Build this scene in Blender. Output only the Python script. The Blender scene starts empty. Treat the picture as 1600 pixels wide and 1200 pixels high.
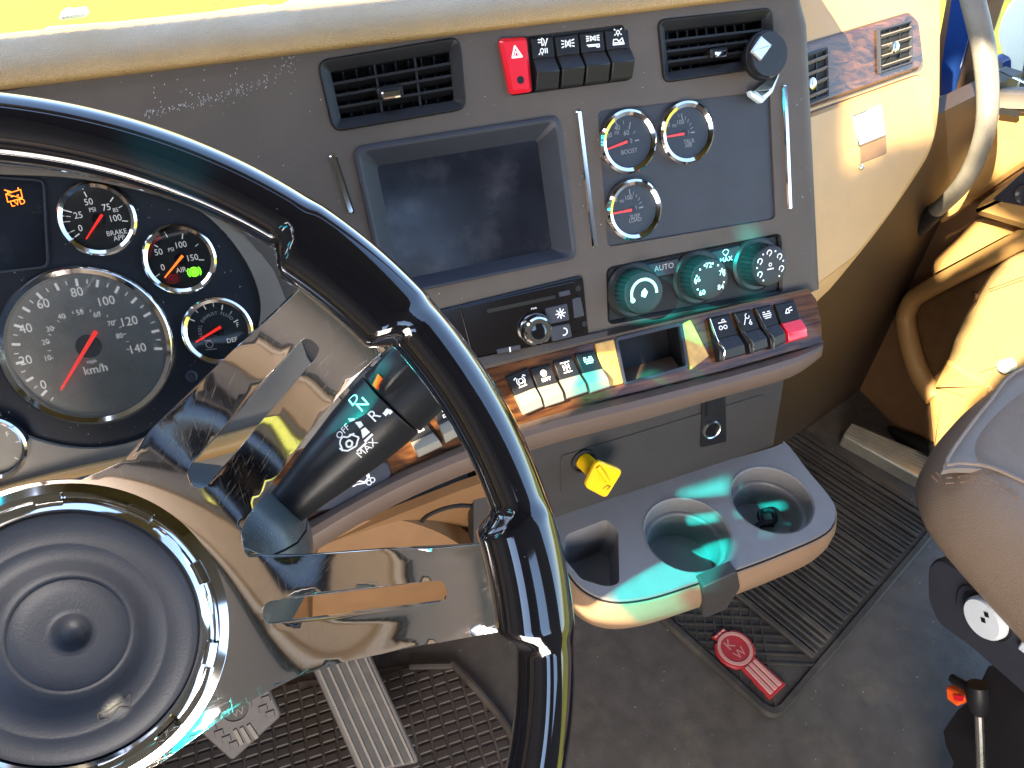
import bpy, bmesh, math, random
from mathutils import Vector, Matrix, geometry
random.seed(7)
S = bpy.context.scene
COL = S.collection
rad = math.radians

# ------------------------------------------------------------------ camera
CAM = Vector((0, 0, 1.15)); FPX = 1115.4
YAW, PITCH = rad(18.38), rad(44.33)
cr = Vector((math.cos(YAW), -math.sin(YAW), 0)); ch = Vector((math.sin(YAW), math.cos(YAW), 0)); Z = Vector((0, 0, 1))
cf = ch*math.cos(PITCH) - Z*math.sin(PITCH); cu = ch*math.sin(PITCH) + Z*math.cos(PITCH)
cd = bpy.data.cameras.new('camera'); cam = bpy.data.objects.new('camera', cd); COL.objects.link(cam)
cd.sensor_width = 36; cd.lens = FPX/1600*36; cd.clip_start = .01; cd.clip_end = 500
cam.matrix_world = Matrix(((cr.x, cu.x, -cf.x, CAM.x), (cr.y, cu.y, -cf.y, CAM.y), (cr.z, cu.z, -cf.z, CAM.z), (0, 0, 0, 1)))
S.camera = cam
S.render.resolution_x, S.render.resolution_y = 1024, 768

# ------------------------------------------------------------------ light
SUN_DIR = Vector((math.cos(rad(26))*math.cos(rad(40)), math.sin(rad(26))*math.cos(rad(40)), -math.sin(rad(40))))          # travel direction of the sunlight: in through the driver's side
wd = bpy.data.worlds.new('World'); S.world = wd; wd.use_nodes = True
nt = wd.node_tree; bg = nt.nodes['Background']
sky = nt.nodes.new('ShaderNodeTexSky'); sky.sky_type = 'NISHITA'; sky.sun_disc = False
sky.sun_elevation = math.asin(-SUN_DIR.z); sky.sun_rotation = math.atan2(-SUN_DIR.x, -SUN_DIR.y)
nt.links.new(sky.outputs[0], bg.inputs[0]); bg.inputs[1].default_value = .15
sd = bpy.data.lights.new('sun', 'SUN'); sd.energy = 4.8; sd.angle = rad(.6); sd.color = (1, .86, .60)
so = bpy.data.objects.new('sun', sd); COL.objects.link(so)
so.rotation_euler = SUN_DIR.to_track_quat('-Z', 'Y').to_euler(); so.location = (-3, -2, 4)
def area(name, loc, aim, sx, sy, e, col):
    l = bpy.data.lights.new(name, 'AREA'); l.shape = 'RECTANGLE'; l.size = sx; l.size_y = sy; l.energy = e; l.color = col
    o = bpy.data.objects.new(name, l); COL.objects.link(o); o.location = loc
    o.rotation_euler = (Vector(aim)-Vector(loc)).to_track_quat('-Z', 'Y').to_euler()
    return o
area('rear_fill_light', (-.45, -1.0, .75), (.3, .6, .25), 1.1, .8, 9.5, (1, .90, .80))  # added soft fill behind the camera, lifts the shadows in the footwell
S.view_settings.view_transform = 'Standard'; S.view_settings.look = 'None'; S.view_settings.exposure = 2.85; S.view_settings.gamma = 1

# ------------------------------------------------------------------ frames
def ray(p):
    return cr*((p[0]-800)/FPX) - cu*((p[1]-600)/FPX) + cf
class Fr:
    def __init__(s, O, U, V):
        s.O = Vector(O); s.U = Vector(U).normalized(); s.V = Vector(V).normalized(); s.N = s.U.cross(s.V)
    def w(s, u, v, d=0): return s.O + s.U*u + s.V*v + s.N*d
    def uv(s, p, d=0):
        r = ray(p); t = (s.O + s.N*d - CAM).dot(s.N)/r.dot(s.N); q = CAM + r*t - s.O
        return (q.dot(s.U), q.dot(s.V))
    def px(s, pts, d=0): return [s.uv(p, d) for p in pts]
    def P(s, p, d=0): u, v = s.uv(p, d); return s.w(u, v, d)
def tilted(O, tilt, yaw=0):
    t, y = rad(tilt), rad(yaw)
    U = Vector((math.cos(y), math.sin(y), 0)); H = Vector((-math.sin(y), math.cos(y), 0))
    return Fr(O, U, H*math.sin(t) + Z*math.cos(t))
FC = tilted(CAM + ray((915, 280))*.7, 27.3, 1.19)              # centre panel
FK = tilted(CAM + ray((138, 541))*.605, 33, 0)                 # instrument cluster
FT = tilted(FC.w(0, -.168, .010), 45, 1.19)                    # wood trim with the switches
def at_y(p, y): r = ray(p); return CAM + r*(y/r.y)
def at_x(p, x): r = ray(p); return CAM + r*(x/r.x)
def at_z(p, z): r = ray(p); return CAM + r*((z-CAM.z)/r.z)
FL = tilted(at_y((1100, 650), .475), 13, 3)                    # lower panel
ZT = FL.P((1207, 696)).z                                       # tray height
FR = Fr((0, 0, ZT), (1, 0, 0), (0, 1, 0))
FP = tilted(CAM + ray((1358, 205))*.88, 28, 15)                # passenger side of the dash
FW = tilted(CAM + Vector((-.154, .1581, -.2676)), 44.27, 0)    # steering wheel
FF = Fr((0, 0, 0), (1, 0, 0), (0, 1, 0))                       # floor
FD = Fr((1.12, 0, 0), (0, -1, 0), (0, 0, 1))                   # passenger door
FM = Fr((.48, .36, 0), (.92, .39, 0), (-.39, .92, 0))          # passenger mat
def local(F, p, d=0, rot=0):
    """frame with its origin at a pixel of F"""
    u, v = F.uv(p, d); c, s = math.cos(rot), math.sin(rot)
    return Fr(F.w(u, v, d), F.U*c + F.V*s, F.V*c - F.U*s)

# ------------------------------------------------------------------ materials
MATS = {}
def mat(name, col, rough=.5, metal=0, bump=None, var=0, coat=0, emit=None, spec=.5, varscale=30, stain=None, spots=None, aniso=None, rvar=0):
    m = bpy.data.materials.new(name); m.use_nodes = True; n = m.node_tree; b = n.nodes['Principled BSDF']
    b.inputs['Base Color'].default_value = (*col, 1); b.inputs['Roughness'].default_value = rough; b.inputs['Metallic'].default_value = metal
    b.inputs['Coat Weight'].default_value = coat; b.inputs['Coat Roughness'].default_value = .04; b.inputs['Specular IOR Level'].default_value = spec
    tc = n.nodes.new('ShaderNodeTexCoord'); last = None
    def noise(sc, det=3, ro=.55):
        t = n.nodes.new('ShaderNodeTexNoise'); t.inputs['Scale'].default_value = sc; t.inputs['Detail'].default_value = det; t.inputs['Roughness'].default_value = ro
        n.links.new(tc.outputs['Object'], t.inputs['Vector']); return t.outputs['Fac']
    def ramp(src, a, b2, c0, c1):
        r = n.nodes.new('ShaderNodeValToRGB'); r.color_ramp.elements[0].position = a; r.color_ramp.elements[1].position = b2
        r.color_ramp.elements[0].color = (*c0, 1); r.color_ramp.elements[1].color = (*c1, 1); n.links.new(src, r.inputs[0]); return r.outputs[0]
    def mix(fac, a, b2):
        x = n.nodes.new('ShaderNodeMix'); x.data_type = 'RGBA'; n.links.new(fac, x.inputs[0])
        for i, v in ((6, a), (7, b2)):
            if isinstance(v, tuple): x.inputs[i].default_value = (*v, 1)
            else: n.links.new(v, x.inputs[i])
        return x.outputs[2]
    cur = tuple(col)
    if var: cur = ramp(noise(varscale), .3, .7, tuple(c*(1-var) for c in col), tuple(min(1, c*(1+var)) for c in col))
    if stain: cur = mix(ramp(noise(stain[1], 6, .65), stain[2], stain[2]+stain[3], (0, 0, 0), (1, 1, 1)), cur, stain[0])
    if spots:   # dust specks
        cur = mix(ramp(noise(spots[1], 2, .5), spots[2], spots[2]+.03, (0, 0, 0), (1, 1, 1)), cur, spots[0])
    if not isinstance(cur, tuple): n.links.new(cur, b.inputs['Base Color'])
    if rvar:
        mr = n.nodes.new('ShaderNodeMapRange'); n.links.new(noise(14, 5, .6), mr.inputs[0]); mr.inputs[1].default_value = .3; mr.inputs[2].default_value = .7
        mr.inputs[3].default_value = max(0, rough-rvar); mr.inputs[4].default_value = rough+rvar; n.links.new(mr.outputs[0], b.inputs['Roughness'])
    if bump:
        bp = n.nodes.new('ShaderNodeBump'); bp.inputs['Strength'].default_value = bump[1]; bp.inputs['Distance'].default_value = .001
        if len(bump) > 2 and bump[2] == 'v':
            t = n.nodes.new('ShaderNodeTexVoronoi'); t.inputs['Scale'].default_value = bump[0]; t.feature = 'DISTANCE_TO_EDGE'; n.links.new(tc.outputs['Object'], t.inputs['Vector'])
            h = ramp(t.outputs['Distance'], 0, .35, (0, 0, 0), (1, 1, 1)); n.links.new(h, bp.inputs['Height'])
        else: n.links.new(noise(bump[0], 2), bp.inputs['Height'])
        n.links.new(bp.outputs[0], b.inputs['Normal'])
    if emit: b.inputs['Emission Color'].default_value = (*emit[0], 1); b.inputs['Emission Strength'].default_value = emit[1]
    MATS[name] = m; return m
M = MATS
mat('dash_grey', (.072, .058, .050), .55, spec=.3, bump=(900, .25), var=.06, rvar=.06, spots=((.25, .25, .25), 260, .74))
mat('panel_dark', (.030, .033, .044), .48, spec=.3, bump=(900, .15), var=.08)
mat('taupe', (.17, .145, .12), .55, bump=(900, .2), var=.05)
mat('cluster_face', (.010, .012, .018), .4, spec=.3, spots=((.2, .2, .22), 300, .72))
mat('tan', (.30, .19, .075), .5, bump=(420, .5, 'v'), var=.06, rvar=.08)
mat('tan_smooth', (.42, .245, .090), .42, bump=(700, .12), var=.05, rvar=.06)
mat('lip_brown', (.105, .070, .052), .45, bump=(800, .15), var=.06)
mat('brown', (.20, .105, .045), .5, bump=(600, .15), var=.08)
mat('door_brown', (.165, .088, .042), .5, bump=(600, .2), var=.08)
mat('brown_dark', (.095, .050, .024), .55, bump=(600, .2), var=.1)
mat('black', (.010, .010, .012), .45, spec=.25, bump=(800, .1))
mat('void', (.004, .004, .004), .8)
mat('rubber', (.034, .032, .030), .6, bump=(700, .3), var=.25, stain=((.085, .075, .065), 11, .52, .22))
mat('gloss_black', (.0035, .0038, .006), .06, coat=1, spots=((.08, .08, .09), 420, .77), rvar=.02)
mat('soft_black', (.012, .012, .014), .36, spec=.35, bump=(700, .08), spots=((.12, .12, .12), 380, .75))
mat('chrome', (.80, .79, .77), .07, 1)
mat('satin', (.62, .62, .60), .28, 1, rvar=.08)
mat('silver_paint', (.19, .175, .14), .42)
mat('screen', (.008, .009, .014), .2, spec=.3, stain=((.028, .027, .035), 22, .5, .2), rvar=.12)
mat('radio_face', (.006, .004, .0035), .18, coat=.25, spec=.3)
mat('print', (.86, .86, .86), .5)
mat('print_lit', (.86, .86, .86), .5, emit=((1, .97, .92), .05))
mat('pedal_rubber', (.090, .080, .075), .6, bump=(300, .3), var=.15)
mat('tan_brown', (.235, .150, .092), .45, bump=(700, .12), var=.05)
mat('kick_dark', (.030, .017, .009), .6)
mat('sunlit_wood', (.46, .26, .05), .3, var=.25, varscale=90, coat=.3)
mat('lower_dark', (.036, .033, .032), .55, spec=.3, bump=(900, .25), var=.06)
mat('cream', (.33, .225, .10), .5, bump=(500, .3, 'v'))
mat('print_dim', (.34, .34, .35), .5)
mat('dial', (.010, .010, .011), .5)
mat('dial_grey', (.33, .315, .28), .45, var=.08, varscale=60, spots=((.42, .40, .36), 500, .66))
mat('dial_def', (.012, .03, .04), .4)
mat('needle', (.75, .03, .015), .4, emit=((1, .03, .02), .12))
mat('needle_orange', (.9, .16, .02), .4, emit=((1, .2, .02), .25))
mat('amber', (.8, .12, .01), .5, emit=((1, .16, .01), .7))
mat('green_lamp', (.1, .6, .02), .5, emit=((.15, .9, .02), .5))
mat('red_print', (.55, .02, .02), .5)
mat('red', (.62, .008, .022), .25, coat=.4)
mat('orange_mark', (.85, .10, .01), .4)
mat('yellow', (.85, .52, .005), .38, bump=(300, .15))
mat('shroud', (.034, .042, .046), .38, bump=(800, .2), spots=((.25, .28, .28), 300, .72))
mat('tray_grey', (.175, .168, .168), .45, bump=(800, .2), var=.06)
mat('floor_vinyl', (.075, .067, .060), .55, bump=(260, .5), var=.2, stain=((.15, .125, .095), 6, .54, .2), spots=((.3, .28, .25), 130, .72))
mat('mat_brown', (.044, .035, .030), .6, bump=(300, .3), var=.2, stain=((.12, .10, .085), 7, .5, .3))
mat('seat_leather', (.215, .155, .112), .40, bump=(500, .35, 'v'), var=.04)
mat('seat_perf', (.235, .20, .175), .45, bump=(700, .5, 'v'), var=.03)
mat('grab', (.165, .15, .125), .5, bump=(300, .6), var=.12)
mat('emblem_red', (.36, .02, .028), .45, var=.12)
mat('emblem_pale', (.52, .26, .24), .45, var=.1)
mat('plate', (.42, .40, .34), .35, .6, var=.15)
mat('frosted', (.60, .72, .75), .25, spec=.6)
mat('button_white', (.62, .66, .70), .35)
mat('headliner', (.085, .062, .050), .8)
mat('blue_paint', (.010, .035, .15), .15, coat=.6)
mat('white_paint', (.75, .77, .8), .3)
mat('hood_paint', (.55, .60, .66), .25, coat=.6)
# walnut trim: banded grain
m = mat('wood', (.10, .035, .012), .25, coat=.35, spec=.3); n = m.node_tree; b = n.nodes['Principled BSDF']
tc = n.nodes.new('ShaderNodeTexCoord'); mp = n.nodes.new('ShaderNodeMapping'); mp.inputs['Scale'].default_value = (6, 60, 40)
t = n.nodes.new('ShaderNodeTexNoise'); t.inputs['Scale'].default_value = 3; t.inputs['Detail'].default_value = 6; t.inputs['Distortion'].default_value = .9
r = n.nodes.new('ShaderNodeValToRGB'); r.color_ramp.elements[0].position = .35; r.color_ramp.elements[1].position = .7
r.color_ramp.elements[0].color = (.022, .008, .004, 1); r.color_ramp.elements[1].color = (.125, .048, .015, 1)
n.links.new(tc.outputs['Object'], mp.inputs[0]); n.links.new(mp.outputs[0], t.inputs['Vector']); n.links.new(t.outputs['Fac'], r.inputs[0]); n.links.new(r.outputs[0], b.inputs['Base Color'])
# scratched chrome for the wheel spokes: many fine scratches in two directions
m = mat('spoke_chrome', (.80, .77, .75), .05, 1); n = m.node_tree; b = n.nodes['Principled BSDF']
tc = n.nodes.new('ShaderNodeTexCoord'); prev = None
for k, (ang, sc) in enumerate(((.5, (60, 3600, 60)), (-.7, (3400, 50, 50)), (1.2, (50, 4200, 90)))):
    mp = n.nodes.new('ShaderNodeMapping'); mp.inputs['Rotation'].default_value = (0, 0, ang); mp.inputs['Scale'].default_value = sc
    t = n.nodes.new('ShaderNodeTexNoise'); t.inputs['Scale'].default_value = 1; t.inputs['Detail'].default_value = 1
    r = n.nodes.new('ShaderNodeValToRGB'); r.color_ramp.elements[0].position = .68; r.color_ramp.elements[1].position = .74
    n.links.new(tc.outputs['Object'], mp.inputs[0]); n.links.new(mp.outputs[0], t.inputs['Vector']); n.links.new(t.outputs['Fac'], r.inputs[0])
    if prev is None: prev = r.outputs[0]
    else:
        a = n.nodes.new('ShaderNodeMath'); a.operation = 'MAXIMUM'; n.links.new(prev, a.inputs[0]); n.links.new(r.outputs[0], a.inputs[1]); prev = a.outputs[0]
mr = n.nodes.new('ShaderNodeMapRange'); mr.inputs[3].default_value = .05; mr.inputs[4].default_value = .19
n.links.new(prev, mr.inputs[0]); n.links.new(mr.outputs[0], b.inputs['Roughness'])
# clear glass: mostly see-through with a fresnel sheen (lets the sun through)
def glass(name, tint, haze=0, hazecol=(.6, .6, .58), refl=1.0):
    m = bpy.data.materials.new(name); m.use_nodes = True; n = m.node_tree; n.nodes.clear()
    o = n.nodes.new('ShaderNodeOutputMaterial'); tr = n.nodes.new('ShaderNodeBsdfTransparent'); tr.inputs[0].default_value = (*tint, 1)
    gl = n.nodes.new('ShaderNodeBsdfGlossy'); gl.inputs['Roughness'].default_value = .04; gl.inputs[0].default_value = (refl, refl, refl, 1)
    fr = n.nodes.new('ShaderNodeFresnel'); fr.inputs[0].default_value = 1.45; mx = n.nodes.new('ShaderNodeMixShader')
    n.links.new(fr.outputs[0], mx.inputs[0]); n.links.new(tr.outputs[0], mx.inputs[1]); n.links.new(gl.outputs[0], mx.inputs[2]); last = mx
    if haze:
        di = n.nodes.new('ShaderNodeBsdfDiffuse'); di.inputs[0].default_value = (*hazecol, 1); m2 = n.nodes.new('ShaderNodeMixShader'); m2.inputs[0].default_value = haze
        n.links.new(mx.outputs[0], m2.inputs[1]); n.links.new(di.outputs[0], m2.inputs[2]); last = m2
    n.links.new(last.outputs[0], o.inputs[0]); MATS[name] = m; return m
glass('lens', (.98, .98, .98), refl=.3); glass('lens_dusty', (.97, .97, .97), .05, refl=.5); glass('window_glass', (.93, .96, .97)); glass('teal_filter', (.01, .80, 1.0))

# ------------------------------------------------------------------ object helpers
ORG = {}
def thing(name, label, cat, loc, group=None):
    o = bpy.data.objects.new(name, None); COL.objects.link(o); o.location = loc; o.empty_display_size = .02
    o['label'] = label; o['category'] = cat
    if group: o['group'] = group
    ORG[o] = Vector(loc); return o
def tag(o, label, cat, group=None):
    o['label'] = label; o['category'] = cat
    if group: o['group'] = group
    return o
class MB:
    def __init__(s): s.v = []; s.f = []
    def add(s, vs, fs):
        k = len(s.v); s.v += [Vector(p) for p in vs]; s.f += [tuple(i+k for i in f) for f in fs]; return s
    def loft(s, loops, close=True, cap0=True, cap1=True):
        n = len(loops[0]); fs = []
        for i in range(len(loops)-1):
            for j in range(n if close else n-1):
                a, b2 = i*n+j, i*n+(j+1) % n; fs.append((a, b2, b2+n, a+n))
        if close and cap0: fs.append(tuple(range(n))[::-1])
        if close and cap1: fs.append(tuple((len(loops)-1)*n+j for j in range(n)))
        return s.add([p for l in loops for p in l], fs)
    def prism(s, F, pts, d0, d1, ins=0):
        """closed prism over a 2d outline; ins draws the front edge in"""
        L = [[F.w(*p, d0) for p in pts]]
        if ins:
            q = offset(pts, -ins); L += [[F.w(*p, d1-ins) for p in pts], [F.w(*p, d1) for p in q]]
        else: L.append([F.w(*p, d1) for p in pts])
        return s.loft(L)
    def box(s, F, u0, u1, v0, v1, d0, d1): return s.prism(F, [(u0, v0), (u1, v0), (u1, v1), (u0, v1)], d0, d1)
    def ring(s, F, outer, inner, prof):
        """frame between two like outlines; prof = [(t, d)] with t 0 at outer, 1 at inner"""
        return s.loft([[F.w(a[0]+(b2[0]-a[0])*t, a[1]+(b2[1]-a[1])*t, d) for a, b2 in zip(outer, inner)] for t, d in prof], True, False, False)
    def lathe(s, F, prof, seg=40, c=(0, 0), cap0=True, cap1=True):
        L = [[F.w(c[0]+r*math.cos(2*math.pi*j/seg), c[1]+r*math.sin(2*math.pi*j/seg), d) for j in range(seg)] for r, d in prof]
        return s.loft(L, True, cap0, cap1)
    def tube(s, path, rad_, seg=12, closed=False, up=Z, sq=1):
        path = [Vector(p) for p in path]; n = len(path); L = []
        for i, p in enumerate(path):
            a = path[i-1] if (i or closed) else p; b2 = path[(i+1) % n] if (i < n-1 or closed) else p
            t = (b2-a).normalized(); x = t.cross(up)
            if x.length < 1e-4: x = t.cross(Vector((1, 0, 0)))
            x.normalize(); y = x.cross(t); r = rad_(i/(n-1)) if callable(rad_) else rad_
            L.append([p + x*r*math.cos(2*math.pi*j/seg)*sq + y*r*math.sin(2*math.pi*j/seg) for j in range(seg)])
        if closed: L.append(L[0])
        return s.loft(L, True, not closed, not closed)
    def stroke(s, F, pts, wd_, d, closed=False):
        pts = [Vector((p[0], p[1], 0)) for p in pts]
        if closed: pts = pts + [pts[0]]
        for a, b2 in zip(pts, pts[1:]):
            t = (b2-a)
            if t.length < 1e-7: continue
            t.normalize(); nn = Vector((-t.y, t.x, 0))*wd_/2; e = t*wd_*.3
            q = [a-e+nn, a-e-nn, b2+e-nn, b2+e+nn]; s.add([F.w(p.x, p.y, d) for p in q], [(0, 1, 2, 3)])
        return s
    def poly(s, F, pts, d): return s.add([F.w(*p, d) for p in pts], [tuple(range(len(pts)))])
    def sheet(s, F, outer, holes=(), h=.01, zf=None, th=.004):
        """triangulated sheet with holes, thickness th towards -N; zf(u,v) gives the height"""
        vs = [Vector(p) for p in outer]; es = [(i, (i+1) % len(outer)) for i in range(len(outer))]
        for hl in holes:
            k = len(vs); vs += [Vector(p) for p in hl]; es += [(k+i, k+(i+1) % len(hl)) for i in range(len(hl))]
        us = [p[0] for p in outer]; ws = [p[1] for p in outer]
        def inside(p, poly):
            c = False; j = len(poly)-1
            for i in range(len(poly)):
                if (poly[i][1] > p[1]) != (poly[j][1] > p[1]) and p[0] < (poly[j][0]-poly[i][0])*(p[1]-poly[i][1])/(poly[j][1]-poly[i][1])+poly[i][0]: c = not c
                j = i
            return c
        ok = lambda p: inside(p, outer) and not any(inside(p, hl) for hl in holes)
        if h:
            base = list(vs); y = min(ws)+h*.5; row = 0
            while y < max(ws):
                x = min(us)+(h*.5 if row % 2 else 0)
                while x < max(us):
                    if ok((x, y)) and all((q.x-x)**2+(q.y-y)**2 > (h*.35)**2 for q in base): vs.append(Vector((x, y)))
                    x += h
                y += h*.87; row += 1
        r_ = geometry.delaunay_2d_cdt(vs, es, [], 0, 1e-7); V2, T = r_[0], r_[2]
        T = [tuple(t) for t in T if ok(((V2[t[0]].x+V2[t[1]].x+V2[t[2]].x)/3, (V2[t[0]].y+V2[t[1]].y+V2[t[2]].y)/3))]
        fx = []
        for t in T:
            a, b2, c = V2[t[0]], V2[t[1]], V2[t[2]]
            fx.append(t if (b2.x-a.x)*(c.y-a.y)-(b2.y-a.y)*(c.x-a.x) > 0 else t[::-1])
        zf = zf or (lambda u, v: 0); n = len(V2); cnt = {}
        vv = [F.w(p.x, p.y, zf(p.x, p.y)) for p in V2]
        fs = list(fx)
        if th:
            vv += [F.w(p.x, p.y, zf(p.x, p.y)-th) for p in V2]; fs += [tuple(i+n for i in t[::-1]) for t in fx]
            for t in fx:
                for i in range(3): cnt[(t[i], t[(i+1) % 3])] = 1
            fs += [(b2, a, a+n, b2+n) for (a, b2) in cnt if (b2, a) not in cnt]
        return s.add(vv, fs)
    def build(s, name, mt, parent=None, bev=0, ang=35, smooth=True, sub=0, loc=None, seg=2):
        if parent is not None: o0 = ORG[parent]
        else: o0 = Vector(loc) if loc is not None else Vector((sum(p.x for p in s.v)/len(s.v), sum(p.y for p in s.v)/len(s.v), min(p.z for p in s.v)))
        me = bpy.data.meshes.new(name); me.from_pydata([p-o0 for p in s.v], [], s.f); me.validate()
        bm = bmesh.new(); bm.from_mesh(me); bmesh.ops.remove_doubles(bm, verts=bm.verts, dist=1e-6); bmesh.ops.recalc_face_normals(bm, faces=bm.faces) if not getattr(s, 'keep', False) else None
        bm.to_mesh(me); bm.free()
        me.materials.append(M[mt])
        if smooth:
            me.polygons.foreach_set('use_smooth', [True]*len(me.polygons)); me.set_sharp_from_angle(angle=rad(ang))
        o = bpy.data.objects.new(name, me); COL.objects.link(o); ORG[o] = o0
        if parent is not None: o.parent = parent
        else: o.location = o0
        if bev:
            bv = o.modifiers.new('b', 'BEVEL'); bv.width = bev; bv.segments = seg; bv.limit_method = 'ANGLE'; bv.angle_limit = rad(30); bv.harden_normals = False
        if sub: sb = o.modifiers.new('s', 'SUBSURF'); sb.levels = sb.render_levels = sub
        return o
def offset(pts, d):
    """offset a ccw outline outward by d"""
    n = len(pts); A = sum(pts[i][0]*pts[(i+1) % n][1]-pts[(i+1) % n][0]*pts[i][1] for i in range(n)); sg = 1 if A > 0 else -1; out = []
    for i in range(n):
        a, b2, c = Vector(pts[i-1]), Vector(pts[i]), Vector(pts[(i+1) % n]); e1 = (b2-a); e2 = (c-b2)
        if e1.length < 1e-9 or e2.length < 1e-9: out.append(tuple(b2)); continue
        n1 = Vector((e1.y, -e1.x)).normalized(); n2 = Vector((e2.y, -e2.x)).normalized(); m_ = n1+n2
        m_ = n1 if m_.length < 1e-6 else m_/max(.4, (1+n1.dot(n2)))
        out.append(tuple(b2+m_*d*sg))
    return out
def rnd(pts, r, n=4):
    """round the corners of an outline"""
    out = []; N = len(pts)
    for i in range(N):
        a, b2, c = Vector(pts[i-1]), Vector(pts[i]), Vector(pts[(i+1) % N]); l = min((a-b2).length, (c-b2).length)*.48; rr = min(r, l)
        p, q = b2+(a-b2).normalized()*rr, b2+(c-b2).normalized()*rr
        for k in range(n+1):
            t = k/n; out.append(tuple(p*(1-t)**2+b2*2*t*(1-t)+q*t*t))
    return out
def spl(pts, n=6, closed=False):
    """Catmull-Rom through points of any dimension"""
    P_ = [Vector(p) for p in pts]; N = len(P_); out = []
    for i in range(N if closed else N-1):
        g = lambda k: P_[k % N] if closed else P_[max(0, min(N-1, k))]
        a, b2, c, d = g(i-1), g(i), g(i+1), g(i+2)
        for k in range(n):
            t = k/n; out.append(.5*((2*b2)+(c-a)*t+(2*a-5*b2+4*c-d)*t*t+(3*b2-a-3*c+d)*t**3))
    if not closed: out.append(P_[-1])
    return out
def rect(u0, u1, v0, v1): return [(u0, v0), (u1, v0), (u1, v1), (u0, v1)]
def circ(c, r, n=32, ry=None): return [(c[0]+r*math.cos(2*math.pi*k/n), c[1]+(ry or r)*math.sin(2*math.pi*k/n)) for k in range(n)]
def arc(c, r, a0, a1, n=10): return [(c[0]+r*math.cos(rad(a0+(a1-a0)*k/n)), c[1]+r*math.sin(rad(a0+(a1-a0)*k/n))) for k in range(n+1)]
_txt = {}
def glyphs(st):
    if st not in _txt:
        cv = bpy.data.curves.new('t', 'FONT'); cv.body = st; cv.size = 1; cv.resolution_u = 3; o = bpy.data.objects.new('t', cv); COL.objects.link(o)
        bpy.context.view_layer.update(); ev = o.evaluated_get(bpy.context.evaluated_depsgraph_get()); me = ev.to_mesh()
        vs = [(p.co.x, p.co.y) for p in me.vertices]; fs = [tuple(p.vertices) for p in me.polygons]; ev.to_mesh_clear(); bpy.data.objects.remove(o); bpy.data.curves.remove(cv)
        xs = [p[0] for p in vs]; ys = [p[1] for p in vs]; x0, x1, y0, y1 = min(xs), max(xs), min(ys), max(ys)
        _txt[st] = ([((x-(x0+x1)/2)/(y1-y0), (y-(y0+y1)/2)/(y1-y0)) for x, y in vs], fs)
    return _txt[st]
def text(mb, F, st, c, h, d=.0006, rot=0, wide=1.0, mp=None):
    """flat lettering centred at uv c, cap height h"""
    vs, fs = glyphs(st); cc, ss = math.cos(rot), math.sin(rot); out = []
    for x, y in vs:
        x, y = x*h*wide, y*h
        u, v = c[0]+x*cc-y*ss, c[1]+x*ss+y*cc
        out.append(mp(u, v) if mp else F.w(u, v, d))
    return mb.add(out, fs)
def lettering(F, st, c, h, parent, mt='print', d=.0006, rot=0, wide=1.0, name='lettering'):
    mb = text(MB(), F, st, c, h, d, rot, wide); mb.keep = True; return mb.build(name, mt, parent, smooth=False)

# ================================================================== SETTING
def struct(o): o['kind'] = 'structure'; return o
struct(MB().box(FF, -.8, 1.16, -1.3, 1.15, -.02, 0).build('floor', 'floor_vinyl', loc=(0, 0, 0)))
g = MB(); g.box(Fr((0, 0, -1.25), (1, 0, 0), (0, 1, 0)), -120, 120, -120, 160, -.1, 0)
mat('grass', (.135, .145, .0), .9, var=.5, varscale=2.2, stain=((.22, .19, .0), .9, .5, .2)); struct(g.build('ground', 'grass', loc=(0, 0, -1.3)))
# cab shell out of frame: it shades the cabin and is what the chrome mirrors
struct(MB().box(Fr((0, 0, 2.75), (1, 0, 0), (0, 1, 0)), -.78, 1.2, -1.3, .55, 0, .03).build('cab_roof', 'headliner', loc=(0, 0, 2.75)))
rw = MB(); RW = Fr((0, -1.32, 0), (1, 0, 0), (0, 0, 1)); rw.sheet(RW, rect(-.8, 1.2, -.02, 2.77), [rect(-.5, -.12, 1.15, 1.75), rect(.25, .62, 1.25, 1.7)], 0, None, .03); struct(rw.build('cab_rear_wall', 'headliner', loc=(0, -1.32, 0)))
struct(MB().prism(Fr((0, .56, 1.62), (1, 0, 0), (0, .08, 1)), rect(-.8, 1.2, 0, 1.16), -.03, 0).build('header_blocker', 'headliner', loc=(0, .56, 1.62)))  # unseen, added to narrow the sky band mirrored in the wheel rim
firewall = MB(); firewall.box(Fr((0, 1.12, 0), (1, 0, 0), (0, 0, 1)), -.8, 1.16, 0, .78, -.02, .02); struct(firewall.build('firewall', 'void', loc=(0, 1.1, 0)))

# ================================================================== DASHBOARD
dash = thing('dashboard', 'long grey and tan truck dashboard with a wood strip below the radio', 'dashboard', FC.w(0, -.17))
# soft top pad, swept along the cab
prof = [(.668, .928), (.654, .929), (.646, .932), (.643, .937), (.648, .943), (.658, .947), (.675, .9500), (.70, .9515), (.73, .946), (.80, .912), (.98, .80), (.98, .76), (.80, .84)]
prof = [tuple(p) for p in spl(prof, 4)]
xs = [-.8+i*.045 for i in range(31)]
def padsec(x):
    dy = math.tan(rad(1.19))*(x-FC.O.x)
    return [Vector((x, y+dy, z)) for y, z in prof]
MB().loft([padsec(x) for x in xs], True).build('top_pad', 'tan', dash)
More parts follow.
